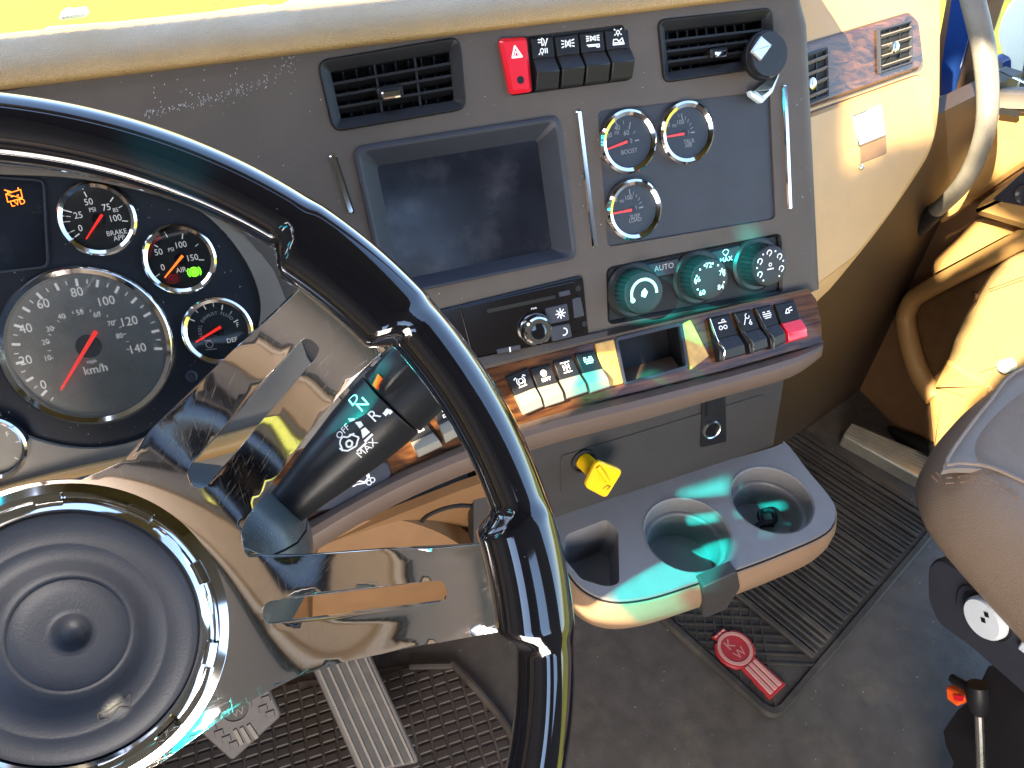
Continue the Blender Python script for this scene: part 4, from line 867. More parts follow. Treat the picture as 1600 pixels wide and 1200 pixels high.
# ================================================================== PEDALS
def z5(x, y): return (x*.4375+200, y*.4375+900)
fb = tilted(at_z((365, 1120), .16), 48, 0)
t = thing('brake_pedal', 'brown-grey brake pedal pad with raised grid and round emblem', 'pedal', fb.P((365, 1185)))
bq = rnd(fb.px([z5(300, 400), z5(480, 352), z5(548, 500), z5(372, 662), z5(222, 528)]), .006); MB().prism(fb, bq, -.012, 0, .002).build('pad', 'pedal_rubber', t)
ec = fb.uv(z5(382, 468)); MB().ring(fb, circ(ec, .0215, 32), circ(ec, .0180, 32), [(0, -.001), (0, .003), (1, .003), (1, 0)]).build('emblem_ring', 'pedal_rubber', t)
MB().prism(fb, circ(ec, .0182, 28), -.001, .0010).build('emblem_disc', 'rubber', t)
e1 = Vector(fb.uv(z5(420, 600)))-Vector(ec); er = math.atan2(e1.x, -e1.y)
lettering(fb, 'K', (ec[0]-.004*math.cos(er), ec[1]+.006), .011, t, 'taupe', .0024, er); lettering(fb, 'W', (ec[0]+.003, ec[1]-.007), .011, t, 'taupe', .0024, er)
from_uv = lambda F, a, b2, wd_, h: MB().prism(F, [tuple(Vector(a)+s*Vector((-(Vector(b2)-Vector(a)).y, (Vector(b2)-Vector(a)).x)).normalized()*wd_/2) if k == 0 else tuple(Vector(b2)+s*Vector((-(Vector(b2)-Vector(a)).y, (Vector(b2)-Vector(a)).x)).normalized()*wd_/2) for k, s in ((0, -1), (1, -1), (1, 1), (0, 1))], -.001, h)
for a, b2 in (((382, 548), (408, 600)), ((405, 540), (435, 592)), ((430, 530), (462, 578))): from_uv(fb, fb.uv(z5(*a)), fb.uv(z5(*b2)), .005, .0028).build('rib', 'taupe', t)
ib = offset(bq, -.0068)
for k in range(-6, 7):
    for j in range(-5, 6):
        c = Vector((k*.0135+(j % 2)*.0067, j*.0105)); c.rotate(Matrix.Rotation(er, 2)) if False else None
        p = (ec[0]+c.x*math.cos(er)-c.y*math.sin(er), ec[1]+c.x*math.sin(er)+c.y*math.cos(er)-.004)
        if math.hypot(p[0]-ec[0], p[1]-ec[1]) < .029: continue
        ins = True; n_ = len(ib)
        inside = False; jj = n_-1
        for ii in range(n_):
            if (ib[ii][1] > p[1]) != (ib[jj][1] > p[1]) and p[0] < (ib[jj][0]-ib[ii][0])*(p[1]-ib[ii][1])/(ib[jj][1]-ib[ii][1])+ib[ii][0]: inside = not inside
            jj = ii
        if inside and not (-.008 < p[0]-ec[0] < .03 and -.055 < p[1]-ec[1] < -.02):
            lf = Fr(fb.w(*p), fb.U*math.cos(er)+fb.V*math.sin(er), fb.V*math.cos(er)-fb.U*math.sin(er)); MB().prism(lf, rect(-.0055, .0055, -.0040, .0040), -.001, .0024, .0006).build('raised_block', 'pedal_rubber', t)
MB().tube([fb.P((390, 1120), -.012), fb.P((420, 1060), -.03), fb.P((440, 1000), -.08)], .012, 10).build('arm', 'void', t)
fa = tilted(at_z((565, 1110), .13), 55, 0)
t = thing('accelerator_pedal', 'long ribbed accelerator pedal right of the brake pedal', 'pedal', fa.P((600, 1195)))
aq = fa.px([(562, 1212), (656, 1192), (575, 1016), (482, 1032)]); MB().prism(fa, rnd(aq, .008), -.012, 0, .002).build('pad', 'pedal_rubber', t)
q = [Vector(p) for p in aq]
for k in range(6):
    s = .1+.8*k/5; a = q[0]*(1-s)+q[1]*s; b2 = q[3]*(1-s)+q[2]*s; from_uv(fa, tuple(a+(b2-a)*.02), tuple(a+(b2-a)*.98), .0032, .0035).build('rib', 'taupe', t)
for k in range(5):
    s = .18+.8*k/5; a = q[0]*(1-s)+q[1]*s; b2 = q[3]*(1-s)+q[2]*s; from_uv(fa, tuple(a+(b2-a)*.03), tuple(a+(b2-a)*.97), .0085, .0016).build('groove_strip', 'rubber', t)

# ================================================================== FLOOR MATS
dm = thing('driver_mat', 'brown rubber driver floor mat with a woven block pattern', 'floor mat', (-.1, .5, 0))
dq = rnd(FF.px([(150, 1290), (820, 1290), (800, 1140), (712, 1036), (640, 1040), (420, 1075), (180, 1130)]), .02)
MB().prism(FF, dq, .002, .010, .003).build('base', 'mat_brown', dm)
rim_ = MB(); rim_.tube([FF.P(p, .012) for p in spl([(640, 1041), (700, 1040), (714, 1044), (796, 1142), (812, 1220), (818, 1290)], 5)], .006, 8); rim_.build('raised_border', 'mat_brown', dm)
bm_ = MB(); lf = Fr((0, 0, 0), (1, 0, 0), (0, 1, 0)); bm_.prism(lf, rect(-.0095, .0095, -.0062, .0062), 0, .003, .0012); me0 = bm_.build('raised_block', 'mat_brown', dm); me0.location = Vector((-.02, .50, .010))-ORG[dm]
cnt = 0
def inpoly(p, poly):
    c = False; j = len(poly)-1
    for i in range(len(poly)):
        if (poly[i][1] > p[1]) != (poly[j][1] > p[1]) and p[0] < (poly[j][0]-poly[i][0])*(p[1]-poly[i][1])/(poly[j][1]-poly[i][1])+poly[i][0]: c = not c
        j = i
    return c
shp = me0.data; vis = FF.px([(215, 1220), (806, 1220), (790, 1140), (708, 1046), (640, 1052), (420, 1085), (215, 1170)])
# mesh is offset by the mat origin: shift it back once
for v_ in shp.vertices: v_.co += ORG[dm]
for j in range(40):
    for i in range(60):
        x, y = -.52+i*.0225, .25+j*.0155
        rot = (i+j) % 2
        if not inpoly((x, y), vis) or cnt >= 298: continue
        o = me0 if cnt == 0 else me0.copy()
        if cnt: COL.objects.link(o)
        o.parent = dm; o.location = Vector((x, y, .0098))-ORG[dm]; o.rotation_euler = (0, 0, math.pi/2 if False else 0); o.scale = (1, 1, 1) if rot else (.94, .94, .75); cnt += 1
# passenger mat
pm = thing('passenger_mat', 'black ribbed rubber passenger mat with a red emblem', 'floor mat', FM.w(.05, 0))
mq = [FM.uv(p) for p in ((1060, 1000), (1211, 1133), (1445, 868))]
u0, u1 = FM.uv((1211, 1133))[0]-.002, 1.0
u0 = sum(FM.uv(p)[0] for p in ((1060, 1000), (1135, 1066), (1200, 1125)))/3; v0 = FM.uv((1211, 1133))[1]; v1 = v0+.62; u1 = u0+.56
MB().prism(FM, rnd(rect(u0, u1, v0, v1), .03, 6), .001, .010, .003).build('base', 'rubber', pm)
MB().ring(FM, rnd(rect(u0, u1, v0, v1), .03, 6), rnd(rect(u0+.014, u1-.014, v0+.014, v1-.014), .02, 6), [(0, .006), (.2, .014), (.8, .014), (1, .009)]).build('raised_border', 'rubber', pm)
ub = sum(FM.uv(p)[0] for p in ((1175, 960), (1310, 1060)))/2
k = 0; uu = ub
while uu < u1-.02:
    w_ = .0045 if k % 4 else .009
    MB().box(FM, uu-w_/2, uu+w_/2, v0+.02, v1-.02, .009, .0135 if k % 4 else .016).build('rib', 'rubber', pm, bev=.001); uu += .0125; k += 1
# crossed cords on the emblem strip
c1 = MB(); 
for i in range(60):
    a = v0+.01+i*.022
    for sg in (1, -1):
        p, q2 = (u0+.016, a if sg > 0 else a+ub-u0-.03), (ub-.01, a+ub-u0-.03 if sg > 0 else a)
        if max(p[1], q2[1]) < v1-.015: c1.prism(FM, [(p[0], p[1]-.0022), (q2[0], q2[1]-.0022), (q2[0], q2[1]+.0022), (p[0], p[1]+.0022)], .009, .0125 if sg > 0 else .0127)
o = c1.build('cord_pattern', 'rubber', pm); o['kind'] = 'stuff'
# emblem
def z8(x, y): return (x*.15835+1060, y*.15835+960)
A, B2 = Vector(FM.uv(z8(405, 195), .014)), Vector(FM.uv(z8(960, 745), .014)); dv = (B2-A).normalized(); el = Fr(FM.w(A.x, A.y, .0135), FM.U*(-dv.y)+FM.V*dv.x, FM.U*(-dv.x)+FM.V*(-dv.y)); LL = (B2-A).length
ecy = -Vector(Vector(FM.uv(z8(565, 335), .014))-A).dot(dv); er_ = .030
bk = [(-.013, .004), (.013, .004), (.013, ecy+er_*.8)] + [(er_*1.1*math.cos(rad(a)), ecy+er_*1.1*math.sin(rad(a))) for a in range(52, -53, -13)] + [(.016, ecy-er_*.9), (.019, -LL-.004), (-.019, -LL-.004), (-.016, ecy-er_*.9)] + [(er_*1.1*math.cos(rad(a)), ecy+er_*1.1*math.sin(rad(a))) for a in range(232, 127, -13)] + [(-.013, ecy+er_*.8)]
MB().prism(el, bk, -.004, .003, .001).build('emblem', 'emblem_red', pm); es = bpy.data.objects['emblem'] if 'emblem' in bpy.data.objects else None
eo = pm.children[-1]
MB().ring(el, circ((0, ecy), er_*.97, 40), circ((0, ecy), er_*.76, 40), [(0, .002), (.1, .0045), (.9, .0045), (1, .002)]).build('emblem_ring', 'emblem_pale', pm)
MB().lathe(el, [(er_*.75, .0030), (er_*.75, .0034)], 36, (0, ecy)).build('emblem_disc', 'emblem_red', pm)
lettering(el, 'K', (-.002, ecy+.010), .015, pm, 'emblem_pale', .0042, 0, 1.1); lettering(el, 'W', (.0, ecy-.010), .014, pm, 'emblem_pale', .0042, 0, 1.0)
for k in (-1, 0, 1):
    MB().prism(el, rnd(rect(k*.0085-.0032, k*.0085+.0032, ecy+er_*1.05, .002), .002), .002, .0048, .001).build('emblem_bar', 'emblem_pale', pm)
    MB().prism(el, rnd([(k*.0092-.0034, ecy-er_*1.03), (k*.0105-.0042, -LL), (k*.0105+.0042, -LL), (k*.0092+.0034, ecy-er_*1.03)], .002), .002, .0048, .001).build('emblem_bar', 'emblem_pale', pm)
# step plate by the door
pf = Fr((0, 0, .03), (1, 0, 0), (0, 1, 0)); pq = rnd(pf.px([(1317, 680), (1440, 748), (1475, 752), (1480, 722), (1332, 660)]), .006)
sp_ = thing('sill_plate', 'worn ridged metal plate on the floor by the passenger door', 'sill plate', pf.P((1390, 710)))
MB().prism(pf, pq, -.03, 0, .003).build('plate', 'plate', sp_)
for k in range(6):
    s = .12+.76*k/5; a = Vector(pf.uv((1318, 679)))*(1-s)+Vector(pf.uv((1332, 661)))*s; b2 = Vector(pf.uv((1452, 750)))*(1-s)+Vector(pf.uv((1480, 724)))*s; from_uv(pf, tuple(a), tuple(b2), .004, .0015).build('ridge', 'plate', sp_)

# ================================================================== PASSENGER SEAT
se = thing('passenger_seat', 'beige leather passenger seat cushion on a black base', 'seat', (.8, .1, 0))
so2 = [tuple(p) for p in spl([(.612, -.35), (.604, .0), (.600, .18), (.600, .275), (.612, .322), (.640, .356), (.70, .390), (.78, .418), (.84, .433), (.98, .438), (1.04, .38), (1.06, .2), (1.06, -.35)], 5)]
so2 = so2[::-1]          # counter-clockwise
L_ = []
for d, z_ in ((-.03, .440), (-.006, .446), (.002, .460), (.003, .482), (.0, .508), (-.010, .535), (-.024, .551), (-.040, .557)):
    L_.append([Vector((p[0], p[1], z_)) for p in offset(so2, d)])
MB().loft(L_, True, True, True).build('cushion', 'seat_leather', se)
tz_ = lambda p: tuple(at_z(p, .559).xy)
ins_ = [tuple(p) for p in spl([(1.0, .0), (1.02, .30), (.93, .395), tz_((1600, 575)), tz_((1545, 628)), tz_((1497, 690)), tz_((1480, 722)), tz_((1502, 722)), tz_((1545, 728)), tz_((1600, 752)), tz_((1700, 800)), (.66, .0)][::1], 5, True)]
tf = Fr((0, 0, .552), (1, 0, 0), (0, 1, 0)); MB().sheet(tf, ins_, [], .03, lambda u, v: .010-.03*((u-.83)/.4)**2-.02*((v-.1)/.5)**2, .008).build('insert', 'seat_perf', se)
MB().tube([Vector((p[0], p[1], .5605-.010*((p[0]-.83)/.4)**2)) for p in ins_], .0022, 8, True).build('piping', 'seat_leather', se)
for off in (.016, .022):
    st = MB(); ring_ = [Vector(p) for p in spl(offset(ins_, off), 3, True)]
    for k in [k for k in range(0, len(ring_)-1, 2) if ring_[k].y < tz_((1480, 722))[1]-.004 and ring_[k].x < .80]: st.tube([Vector((p.x, p.y, .5585-(.16*off))) for p in (ring_[k], ring_[k+1])], .0007, 5)
    o = st.build('stitching', 'brown', se); o['kind'] = 'stuff'
FS = Fr((.630, 0, 0), (0, -1, 0), (0, 0, 1))
sb = rnd(FS.px([(1452, 885), (1470, 868), (1700, 1010), (1760, 1240), (1600, 1080), (1520, 1010), (1470, 975), (1452, 935)]), .012, 5)
MB().prism(FS, sb, -.05, .004, .003).build('side_shield', 'panel_dark', se)
ib_ = rnd(FS.px([(1495, 925), (1508, 908), (1700, 1030), (1740, 1180), (1600, 1040), (1520, 985), (1496, 955)], .004), .012, 5); MB().prism(FS, ib_, .003, .007, .002).build('control_panel', 'panel_dark', se)
def z9(x, y): return (x*.2832+1440, y*.2832+860)
bc = FS.uv(z9(352, 372), .012); br = .0245
btn = MB().lathe(FS, [(br, .004), (br, .014), (br*.9, .018), (br*.3, .0185)], 40, bc).build('round_button', 'button_white', se); MB().lathe(FS, [(br*1.12, .004), (br*1.12, .0078)], 40, bc).build('button_rim', 'black', se)
s_ = MB()
for c in (z9(340, 385), z9(358, 355)):
    u, v = FS.uv(c, .0188); s_.poly(FS, [(u-.004, v), (u, v+.004), (u+.004, v), (u, v-.004)], .0190)
s_.keep = True; s_.build('symbol', 'black', btn, smooth=False)
MB().prism(FS, rnd(FS.px([z9(525, 540), z9(600, 600), z9(640, 560), z9(560, 490)], .012), .003), .006, .013, .002).build('square_button', 'button_white', se)
MB().box(Fr((.80, .02, 0), (1, 0, 0), (0, 1, 0)), -.12, .22, -.35, .10, .02, .43).build('pedestal', 'black', se, bev=.01)
# lever and release under the seat
lv = thing('seat_lever', 'thin metal lever with black boot hanging below the seat', 'lever', FS.P((1530, 1190)))
F3 = Fr((.625, 0, 0), (0, -1, 0), (0, 0, 1))
MB().tube([F3.P(z9(310, 740)), F3.P(z9(312, 790)), F3.P(z9(315, 850)), F3.P(z9(318, 900))], lambda t: .011+.004*math.sin(3*t)-.004*t, 14).build('boot', 'black', lv)
MB().tube([F3.P(z9(316, 890)), F3.P(z9(322, 1020)), F3.P(z9(330, 1250))], .0048, 10).build('rod', 'satin', lv)
MB().tube([F3.P(z9(170, 705)), F3.P(z9(230, 740)), F3.P(z9(300, 780))], .006, 8).build('link', 'black', lv)
rl = thing('release_button', 'small orange release tab below the passenger seat', 'release tab', F3.P((1497, 1100)))
MB().prism(F3, rnd(F3.px([z9(145, 745), z9(240, 790), z9(250, 820), z9(205, 858), z9(150, 815)]), .003), -.01, .004, .002).build('tab', 'orange_mark', rl)
MB().prism(F3, rnd(F3.px([z9(175, 795), z9(235, 805), z9(225, 835), z9(180, 825)], .005), .002), .004, .0055).build('mark', 'red', rl)
MB().prism(Fr((.655, 0, 0), (0, -1, 0), (0, 0, 1)), rnd(Fr((.655, 0, 0), (0, -1, 0), (0, 0, 1)).px([(1474, 1142), (1496, 1110), (1520, 1090), (1545, 1040), (1640, 1060), (1700, 1300), (1492, 1300), (1486, 1215), (1490, 1190), (1478, 1165)]), .003), -.02, 0).build('base_skirt', 'black', se)

# ================================================================== PASSENGER SIDE OF THE DASH
pdh = thing('passenger_dash', 'tan passenger side of the dashboard with glove box', 'dashboard', FP.P((1358, 400)))
po = [tuple(p) for p in spl(FP.px([(1200, -80), (1330, -130), (1468, -140), (1474, -20), (1474, 80), (1472, 170), (1460, 232), (1430, 285), (1385, 350), (1330, 420), (1285, 470), (1230, 500), (1200, 300), (1200, 100)]), 3, True)]
WT = rnd(FP.px([(1240, 176), (1432, 108), (1437, 96), (1430, 34), (1418, 22), (1240, 75)]), .006)
L_ = []
for d, w_ in ((.0, -.20), (.004, -.03), (.003, -.012), (-.003, -.003), (-.012, 0)): L_.append([FP.w(p[0], p[1], w_) for p in offset(po, d)])
MB().loft(L_, True).build('body', 'tan_smooth', pdh)
gl = rnd(FP.px([(1240, 470), (1330, 402), (1390, 326), (1440, 246), (1455, 214), (1450, 128), (1432, 118), (1240, 186)]), .01)
MB().prism(FP, offset(gl, .0018), -.004, .0006).build('lid_gap', 'brown_dark', pdh)
MB().prism(FP, gl, -.004, .007, .004).build('glove_box_lid', 'tan_smooth', pdh)
la = FP.px([(1333, 181), (1377, 163), (1384, 211), (1342, 228)], .010); MB().prism(FP, rnd(la, .002), .004, .0105, .001).build('latch', 'chrome', pdh)
MB().prism(FP, rnd(FP.px([(1342, 230), (1384, 213), (1385, 240), (1344, 256)], .007), .003), .006, .0078, .0006).build('latch_recess', 'brown', pdh)
MB().lathe(local(FP, (1344, 261), .007), [(.0035, 0), (.0035, .002), (.002, .003)], 14).build('lock', 'satin', pdh)
MB().prism(FP, offset(WT, .002), -.002, .0012).build('trim_gap', 'brown_dark', pdh); MB().prism(FP, WT, -.002, .006, .003).build('wood_trim', 'wood', pdh)
VA = rnd(FP.px([(1371, 117), (1422, 100), (1421, 32), (1369, 47)], .006), .002); VB = rnd(FP.px([(1240, 172), (1292, 151), (1290, 74), (1240, 92)], .006), .002)
FP2 = Fr(FP.w(0, 0, .0062), FP.U, FP.V); sh_ = MB()
def pvent(o_, label, tabp):
    t = thing('air_vent', label, 'air vent', FP2.w(o_[0][0], o_[0][1]), 'dashboard air vents'); inn = offset(o_, -.003)
    MB().ring(FP2, o_, inn, [(0, -.004), (0, .003), (.5, .004), (1, .003), (1, -.002)]).build('frame', 'panel_dark', t); MB().prism(FP2, inn, -.001, .0006).build('back_plate', 'void', t)
    k = len(inn)//4; q = [Vector(inn[i*k+k//2]) for i in range(4)]
    for j in range(4):
        r2 = (j+.5)/4; a = q[0]*(1-r2)+q[3]*r2; b2 = q[1]*(1-r2)+q[2]*r2; h = .0028
        MB().add([FP2.w(a.x, a.y-h, .001), FP2.w(b2.x, b2.y-h, .001), FP2.w(b2.x, b2.y, .0048), FP2.w(a.x, a.y, .0048), FP2.w(a.x, a.y+.0012, .0035), FP2.w(b2.x, b2.y+.0012, .0035)], [(0, 1, 2, 3), (3, 2, 5, 4)]).build('slat', 'taupe', t)
    for j in range(2):
        s = (j+1)/3; a = q[0]*(1-s)+q[1]*s; b2 = q[3]*(1-s)+q[2]*s; MB().prism(FP2, [(a.x-.0008, a.y), (a.x+.0008, a.y), (b2.x+.0008, b2.y), (b2.x-.0008, b2.y)], .0006, .0022).build('fin', 'black', t)
    if tabp: MB().lathe(local(FP2, tabp, .005), [(.0065, -.004), (.0065, .002), (.004, .0035)], 16).build('tab', 'satin', t)
pvent(VA, 'small air vent in the wood strip on the passenger side, right one', (1398, 74)); pvent(VB, 'small air vent on the passenger side half hidden by the centre stack', (1268, 131))

# ================================================================== PASSENGER DOOR
do = thing('passenger_door', 'brown and tan passenger door panel with armrest and pocket', 'door', (1.12, .6, .03))
MB().sheet(FD, FD.px([(1462, 712), (1304, 652), (1290, 600), (1296, 545), (1330, 485), (1400, 395), (1458, 315), (1470, 180), (1474, 150), (2000, 170), (2000, 900)]), [], .05, None, .03).build('panel', 'door_brown', do, bev=.004)
ub_ = FD.px([(1476, 160), (1478, 240), (1474, 350), (1500, 330), (1545, 300), (1600, 262), (1800, 150), (1800, 120)]); MB().prism(FD, rnd(ub_, .012), -.002, .014, .006).build('upper_bolster', 'tan_smooth', do)
MB().prism(FD, rnd(FD.px([(1472, 168), (1476, 150), (1530, 135), (2000, 150), (2000, 185)]), .006), -.01, .03, .006).build('sill', 'taupe', do)
MB().prism(FD, rnd(FD.px([(1562, 178), (1592, 182), (1592, 172), (1564, 168)], .03), .002), .028, .032).build('sill_slot', 'void', do)
MB().prism(FD, rnd(FD.px([(1468, 432), (1466, 405), (1500, 375), (1535, 340), (1600, 350), (1700, 360), (1700, 365), (1590, 368)]), .008), -.002, .016, .006).build('lower_bolster', 'tan_smooth', do)
ar = FD.px([(1533, 332), (1540, 316), (1575, 290), (1660, 230), (1800, 200), (1800, 420), (1660, 370), (1600, 352)], .03); MB().prism(FD, rnd(ar, .012), 0, .055, .012).build('armrest', 'tan_smooth', do)
MB().prism(FD, rnd(FD.px([(1550, 312), (1600, 268), (1660, 230), (1740, 250), (1740, 330), (1600, 322)], .055), .008), .05, .058, .002).build('control_plate', 'panel_dark', do)
MB().ring(FD, circ(FD.uv((1602, 304), .058), .016, 24), circ(FD.uv((1602, 304), .058), .011, 24), [(0, .056), (.3, .063), (.7, .063), (1, .057)]).build('handle_ring', 'chrome', do)
MB().tube([FD.P(p, .022) for p in spl([(1680, 325), (1600, 372), (1520, 415), (1440, 458), (1422, 476), (1416, 500), (1424, 545), (1440, 590), (1462, 622)], 6)], lambda t: .016+.004*t, 14, up=Vector((1, 0, 0))).build('pocket_rim', 'tan_smooth', do)
MB().sheet(FD, FD.px([(1600, 372), (1520, 415), (1440, 460), (1420, 500), (1440, 590), (1462, 622), (1700, 760), (1700, 340)]), [], .03, lambda u, v: .004, .004).build('pocket_back', 'brown', do)
pl_ = FD.px([(1700, 370), (1600, 393), (1588, 398), (1562, 420), (1545, 448), (1535, 470), (1515, 495), (1500, 530), (1490, 565), (1500, 590), (1560, 622), (1700, 660)]); MB().prism(FD, rnd(pl_, .008), .004, .020, .006).build('pocket_lining', 'cream', do)
s_ = MB()
for l in ([(1545, 452), (1600, 432)], [(1546, 456), (1600, 437)], [(1535, 500), (1560, 560), (1572, 590)], [(1530, 582), (1575, 568)]): s_.tube([FD.P(p, .0205) for p in l], .0009, 6)
s_.build('seam', 'brown', do); MB().lathe(local(FD, (1526, 462), .006), [(.009, 0), (.009, .006), (.006, .010)], 20).build('screw_cap', 'brown', do)
sbx = rnd(FD.px([(1484, 560), (1548, 598), (1580, 640), (1530, 710), (1463, 702), (1455, 616)], .02), .006); MB().prism(FD, sbx, .0, .030, .006).build('storage_box', 'tan_smooth', do)
MB().prism(FD, rnd(FD.px([(1500, 580), (1546, 602), (1530, 650), (1512, 642), (1510, 620), (1462, 606)], .03), .004), .029, .034, .003).build('box_insert', 'tan_smooth', do)
MB().lathe(local(FD, (1572, 572), .03), [(.012, -.01), (.012, .006), (.008, .010)], 20).build('knob', 'frosted', do)
MB().tube([FD.P(p, .012) for p in spl([(1470, 322), (1440, 352), (1400, 402), (1335, 480), (1302, 535), (1292, 590), (1302, 640), (1380, 672), (1462, 705)], 5)], .016, 10, up=Vector((1, 0, 0))).build('door_seal', 'void', do)
MB().prism(Fr((1.135, 0, 0), (0, -1, 0), (0, 0, 1)), rect(-.98, .1, .70, 1.3), 0, .004).build('window_pane', 'window_glass', do)
# kick panel and dark gap ahead of the door
kk = MB(); kk.prism(Fr((.98, .80, 0), (1, .35, 0), (0, 0, 1)), rect(-.42, .2, 0, .70), -.03, 0); struct(kk.build('footwell_wall', 'kick_dark', loc=(.98, .8, 0)))
# A pillar and grab handle
pr_ = thing('windshield_pillar', 'dark windshield pillar with a blue painted outer edge', 'pillar', FD.P((1480, 165)))
Fx = Fr((1.10, 0, 0), (0, -1, 0), (0, 0, 1)); 
MB().prism(Fx, Fx.px([(1466, 175), (1498, 158), (1552, -10), (1580, -120), (1500, -120), (1466, 60)]), -.03, 0).build('trim', 'brown_dark', pr_, bev=.004)
MB().prism(Fx, Fx.px([(1472, 160), (1490, 155), (1522, 40), (1530, -120), (1498, -60), (1474, 100)]), 0, .004, .001).build('painted_edge', 'blue_paint', pr_)
gh = thing('grab_handle', 'curved grey-beige grab handle by the passenger door', 'grab handle', at_x((1480, 320), 1.02))
gp = [at_x((1508, -60), 1.0), at_x((1520, 0), .99), at_x((1536, 70), .985), at_x((1543, 140), .985), at_x((1540, 200), .985), at_x((1522, 255), .99), at_x((1498, 295), 1.0), at_x((1464, 328), 1.03)]
MB().tube(spl(gp, 6), lambda t: .0130+.003*(1-t), 16).build('bar', 'grab', gh); MB().tube([gp[-1], at_x((1440, 352), 1.05), at_x((1418, 372), 1.08)], .015, 12).build('foot', 'void', gh)
# outside the passenger window: the mirror housing
sm_ = thing('side_mirror', 'pale blue and white exterior mirror seen through the passenger window', 'mirror', at_x((1590, 140), 1.45))
Fm = Fr((1.45, 0, 0), (0, -1, 0), (0, 0, 1)); MB().prism(Fm, rnd(Fm.px([(1545, 60), (1556, 20), (1600, -40), (1800, -40), (1800, 160), (1575, 150)]), .04, 6), -.12, 0, .02).build('housing', 'white_paint', sm_)
MB().prism(Fm, rnd(Fm.px([(1540, 105), (1562, 82), (1580, 90), (1580, 150), (1540, 150)]), .01), -.06, .01, .01).build('arm', 'blue_paint', sm_)
MB().prism(Fm, rnd(Fm.px([(1592, 148), (1610, 60), (1640, 60), (1640, 150)]), .01), 0, .006, .002).build('vent_insert', 'panel_dark', sm_)
# hood beyond the windshield
hd = MB(); hq_ = [at_z(p, .70) for p in ((255, 34), (330, 18), (420, 9), (520, -40), (760, -120), (900, -120), (900, -20), (520, 60), (300, 60))]
hd.loft([[p for p in hq_], [p-Vector((0, 0, .3)) for p in hq_]]); tag(hd.build('hood', 'hood_paint', bev=.02), 'pale sunlit truck hood beyond the dash top', 'hood')
wv = thing('hood_fitting', 'small pale fitting on the hood beyond the dash at top left', 'fitting', at_z((115, 30), .70))
Fh = tilted(at_z((112, 22), .72), 10, 0); MB().prism(Fh, rnd(Fh.px([(92, 32), (138, 26), (132, 12), (112, 16), (98, 14)]), .01), -.03, .01, .006).build('base', 'hood_paint', wv)
MB().prism(Fh, rnd(Fh.px([(70, 44), (250, 30), (420, 8), (420, 14), (260, 38), (74, 48)]), .004), -.02, 0).build('strip', 'hood_paint', wv)

# ================================================================== ADDED SUN MASK, DRIVER'S SIDE
# unseen wall added to shape the sun; holes match the lit patches, some teal
XW = -.62
TRAYF = Fr((0, 0, ZT), (1, 0, 0), (0, 1, 0)); PADF = Fr((0, 0, .952), (1, 0, 0), (0, 1, 0)); STF = Fr((A0+A1)/2+sy_*.02, sx_, sy_.cross(sx_)); SHF = Fr(FW.w(0, 0, -.12), FW.U, FW.V); FCK = Fr(FC.w(0, 0, .018), FC.U, FC.V); FTS = Fr(FT.w(0, 0, .006), FT.U, FT.V); SBF = Fr((1.09, 0, 0), (0, -1, 0), (0, 0, 1))
opens = [
 ('c', PADF, [(-.6, .690), (.62, .690), (.62, .98), (-.6, .98)]),
 ('c', FP, FP.px([(1200, -140), (1480, -140), (1480, 190), (1440, 225), (1395, 232), (1300, 290), (1270, 320), (1200, 330)])),
 ('c', SBF, SBF.px([(1470, 150), (1640, 150), (1640, 225), (1560, 272), (1545, 240), (1510, 330), (1478, 352)])),
 ('c', SBF, SBF.px([(1535, 335), (1590, 362), (1472, 432), (1466, 408)])),
 ('c', SBF, SBF.px([(1590, 395), (1545, 440), (1490, 560), (1455, 612), (1462, 702), (1520, 710), (1570, 640), (1572, 395)])),
 ('c', SBF, SBF.px([(1572, 395), (1570, 620), (1630, 600), (1630, 385)])),
 ('t', TRAYF, TRAYF.px([z6(*p) for p in ((620, 378), (852, 303), (862, 420), (790, 470), (840, 640), (750, 830), (690, 780), (640, 640))])),
 ('t', TRAYF, TRAYF.px([z6(*p) for p in ((350, 520), (400, 490), (470, 500), (500, 600), (620, 700), (720, 770), (640, 800), (600, 860), (545, 1000), (330, 1010), (340, 790))])),
 ('c', TRAYF, TRAYF.px([z6(*p) for p in ((60, 560), (340, 495), (352, 520), (340, 790), (330, 1010), (60, 1000))])),
 ('t', TRAYF, TRAYF.px([z6(*p) for p in ((870, 380), (1000, 420), (1090, 470), (1085, 545), (980, 545), (900, 470))])),
 ('t', TRAYF, TRAYF.px([z6(*p) for p in ((465, 480), (560, 408), (640, 396), (860, 560), (860, 640), (760, 830), (650, 740), (500, 620))])),
 ('c', FTS, FTS.px([(600, 700), (790, 580), (900, 550), (896, 640), (640, 730)])),
 ('t', FTS, FTS.px([(885, 560), (926, 540), (952, 612), (900, 632)])),
 ('c', FTS, FTS.px([(928, 532), (958, 526), (976, 604), (946, 610)])),
 ('t', FTS, FTS.px([(978, 575), (1030, 585), (1040, 600), (980, 625)])),
 ('t', FTS, FTS.px([(1060, 503), (1080, 494), (1112, 557), (1079, 584)])),
 ('t', FCK, FCK.px([(950, 430), (1000, 405), (1045, 440), (1040, 505), (960, 490)])),
 ('t', FCK, FCK.px([(1050, 405), (1110, 380), (1160, 385), (1150, 420), (1105, 470), (1065, 480)])),
 ('t', FCK, FCK.px([(1140, 345), (1170, 340), (1185, 440), (1150, 470)])),
 ('t', STF, STF.px([(430, 790), (590, 560), (625, 560), (560, 660), (470, 790)])),
 ('t', SHF, SHF.px([(360, 760), (450, 730), (500, 800), (500, 880), (370, 880)])),
]
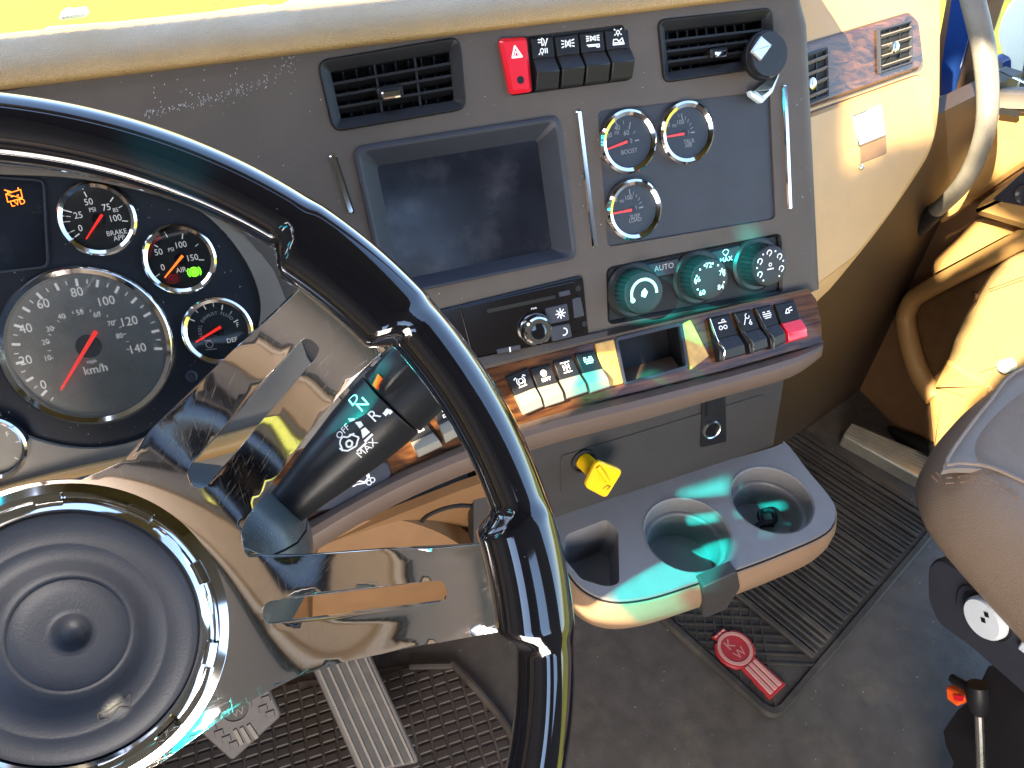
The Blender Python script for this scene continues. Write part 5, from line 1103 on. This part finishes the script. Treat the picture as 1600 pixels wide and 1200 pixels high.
bpy.context.view_layer.update(); DG = bpy.context.evaluated_depsgraph_get(); HUBP = ('spoke_plate', 'horn_pad', 'hub_ring', 'ring_tab', 'spoke_end'); so3 = offset(so2, .02); cpo = offset(cpu, .03)
ST = .006; ny, nz = int(2.4/ST), int(2.75/ST)
VY, ZY = [], []
wall = MB(); pane = MB(); rows = {}
for iz in range(nz):
    z_ = (iz+.5)*ST; run = None
    for iy in range(ny+1):
        y_ = -1.3+(iy+.5)*ST; k = None
        if iy < ny:
            k = 'w'; c_ = Vector((XW, y_, z_))
            for kind, F_, pl in opens:
                dn = SUN_DIR.dot(F_.N)
                if abs(dn) < 1e-4: continue
                t_ = (F_.O-c_).dot(F_.N)/dn; q = c_+SUN_DIR*t_-F_.O
                if t_ > 0 and inpoly((q.dot(F_.U), q.dot(F_.V)), pl):
                    # keep the beams off the wheel hub and spokes
                    hit_, _, _, _, ho_, _ = S.ray_cast(DG, c_, SUN_DIR)
                    if hit_ and ho_.name.split('.')[0] in HUBP: continue
                    if F_ in (FP, SBF):      # keep the beams clear of the seat and of the centre stack
                        e_ = c_+SUN_DIR*((FC.O-c_).dot(FC.N)/SUN_DIR.dot(FC.N))-FC.O
                        if any(z_ > h_ and inpoly((c_+SUN_DIR*((h_-z_)/SUN_DIR.z)).xy, so3) for h_ in (.57, .53, .49, .45)) or inpoly((e_.dot(FC.U), e_.dot(FC.V)), cpo): continue
                    k = kind; break
        if run is None: run = (k, iy)
        elif k != run[0]:
            a, b2 = -1.3+run[1]*ST, -1.3+iy*ST; q = [(XW, a, iz*ST), (XW, b2, iz*ST), (XW, b2, (iz+1)*ST), (XW, a, (iz+1)*ST)]
            if run[0] == 'w': wall.add(q, [(0, 1, 2, 3)])
            elif run[0] == 't': pane.add(q, [(0, 1, 2, 3)])
            run = (k, iy)
wall.keep = pane.keep = True
w_ = wall.build('sun_mask_wall', 'headliner', loc=(XW, 0, 0), smooth=False); struct(w_)
p_ = pane.build('sun_mask_tint', 'teal_filter', w_, smooth=False)

# unseen door trim added on that wall as stripes for the wheel chrome to mirror
WF = Fr((XW, 0, 0), (0, 1, 0), (0, 0, 1))
for nm, mt, r_, d1 in (('bolster', 'brown', rect(-1.2, .45, .80, .93), .03), ('upper_edge', 'tan_brown', rect(-.5, .45, .90, .925), .045), ('armrest', 'brown', rect(-.9, .2, .60, .70), .07), ('armrest_panel', 'black', rect(-.35, .15, .705, .735), .06), ('pocket', 'brown_dark', rect(-1.1, .4, .15, .50), .05), ('door_handle', 'chrome', rect(-.12, .06, .755, .785), .02), ('door_edge', 'emblem_pale', rect(-.62, -.58, .0, 1.0), .02), ('window_seal', 'void', rect(-1.2, .45, .935, .955), .02), ('seat_belt', 'button_white', rect(-.72, -.66, .1, 1.15), .03)):
    MB().prism(WF, rnd(r_, .02), 0.001, d1, .006).build(nm, mt, w_)
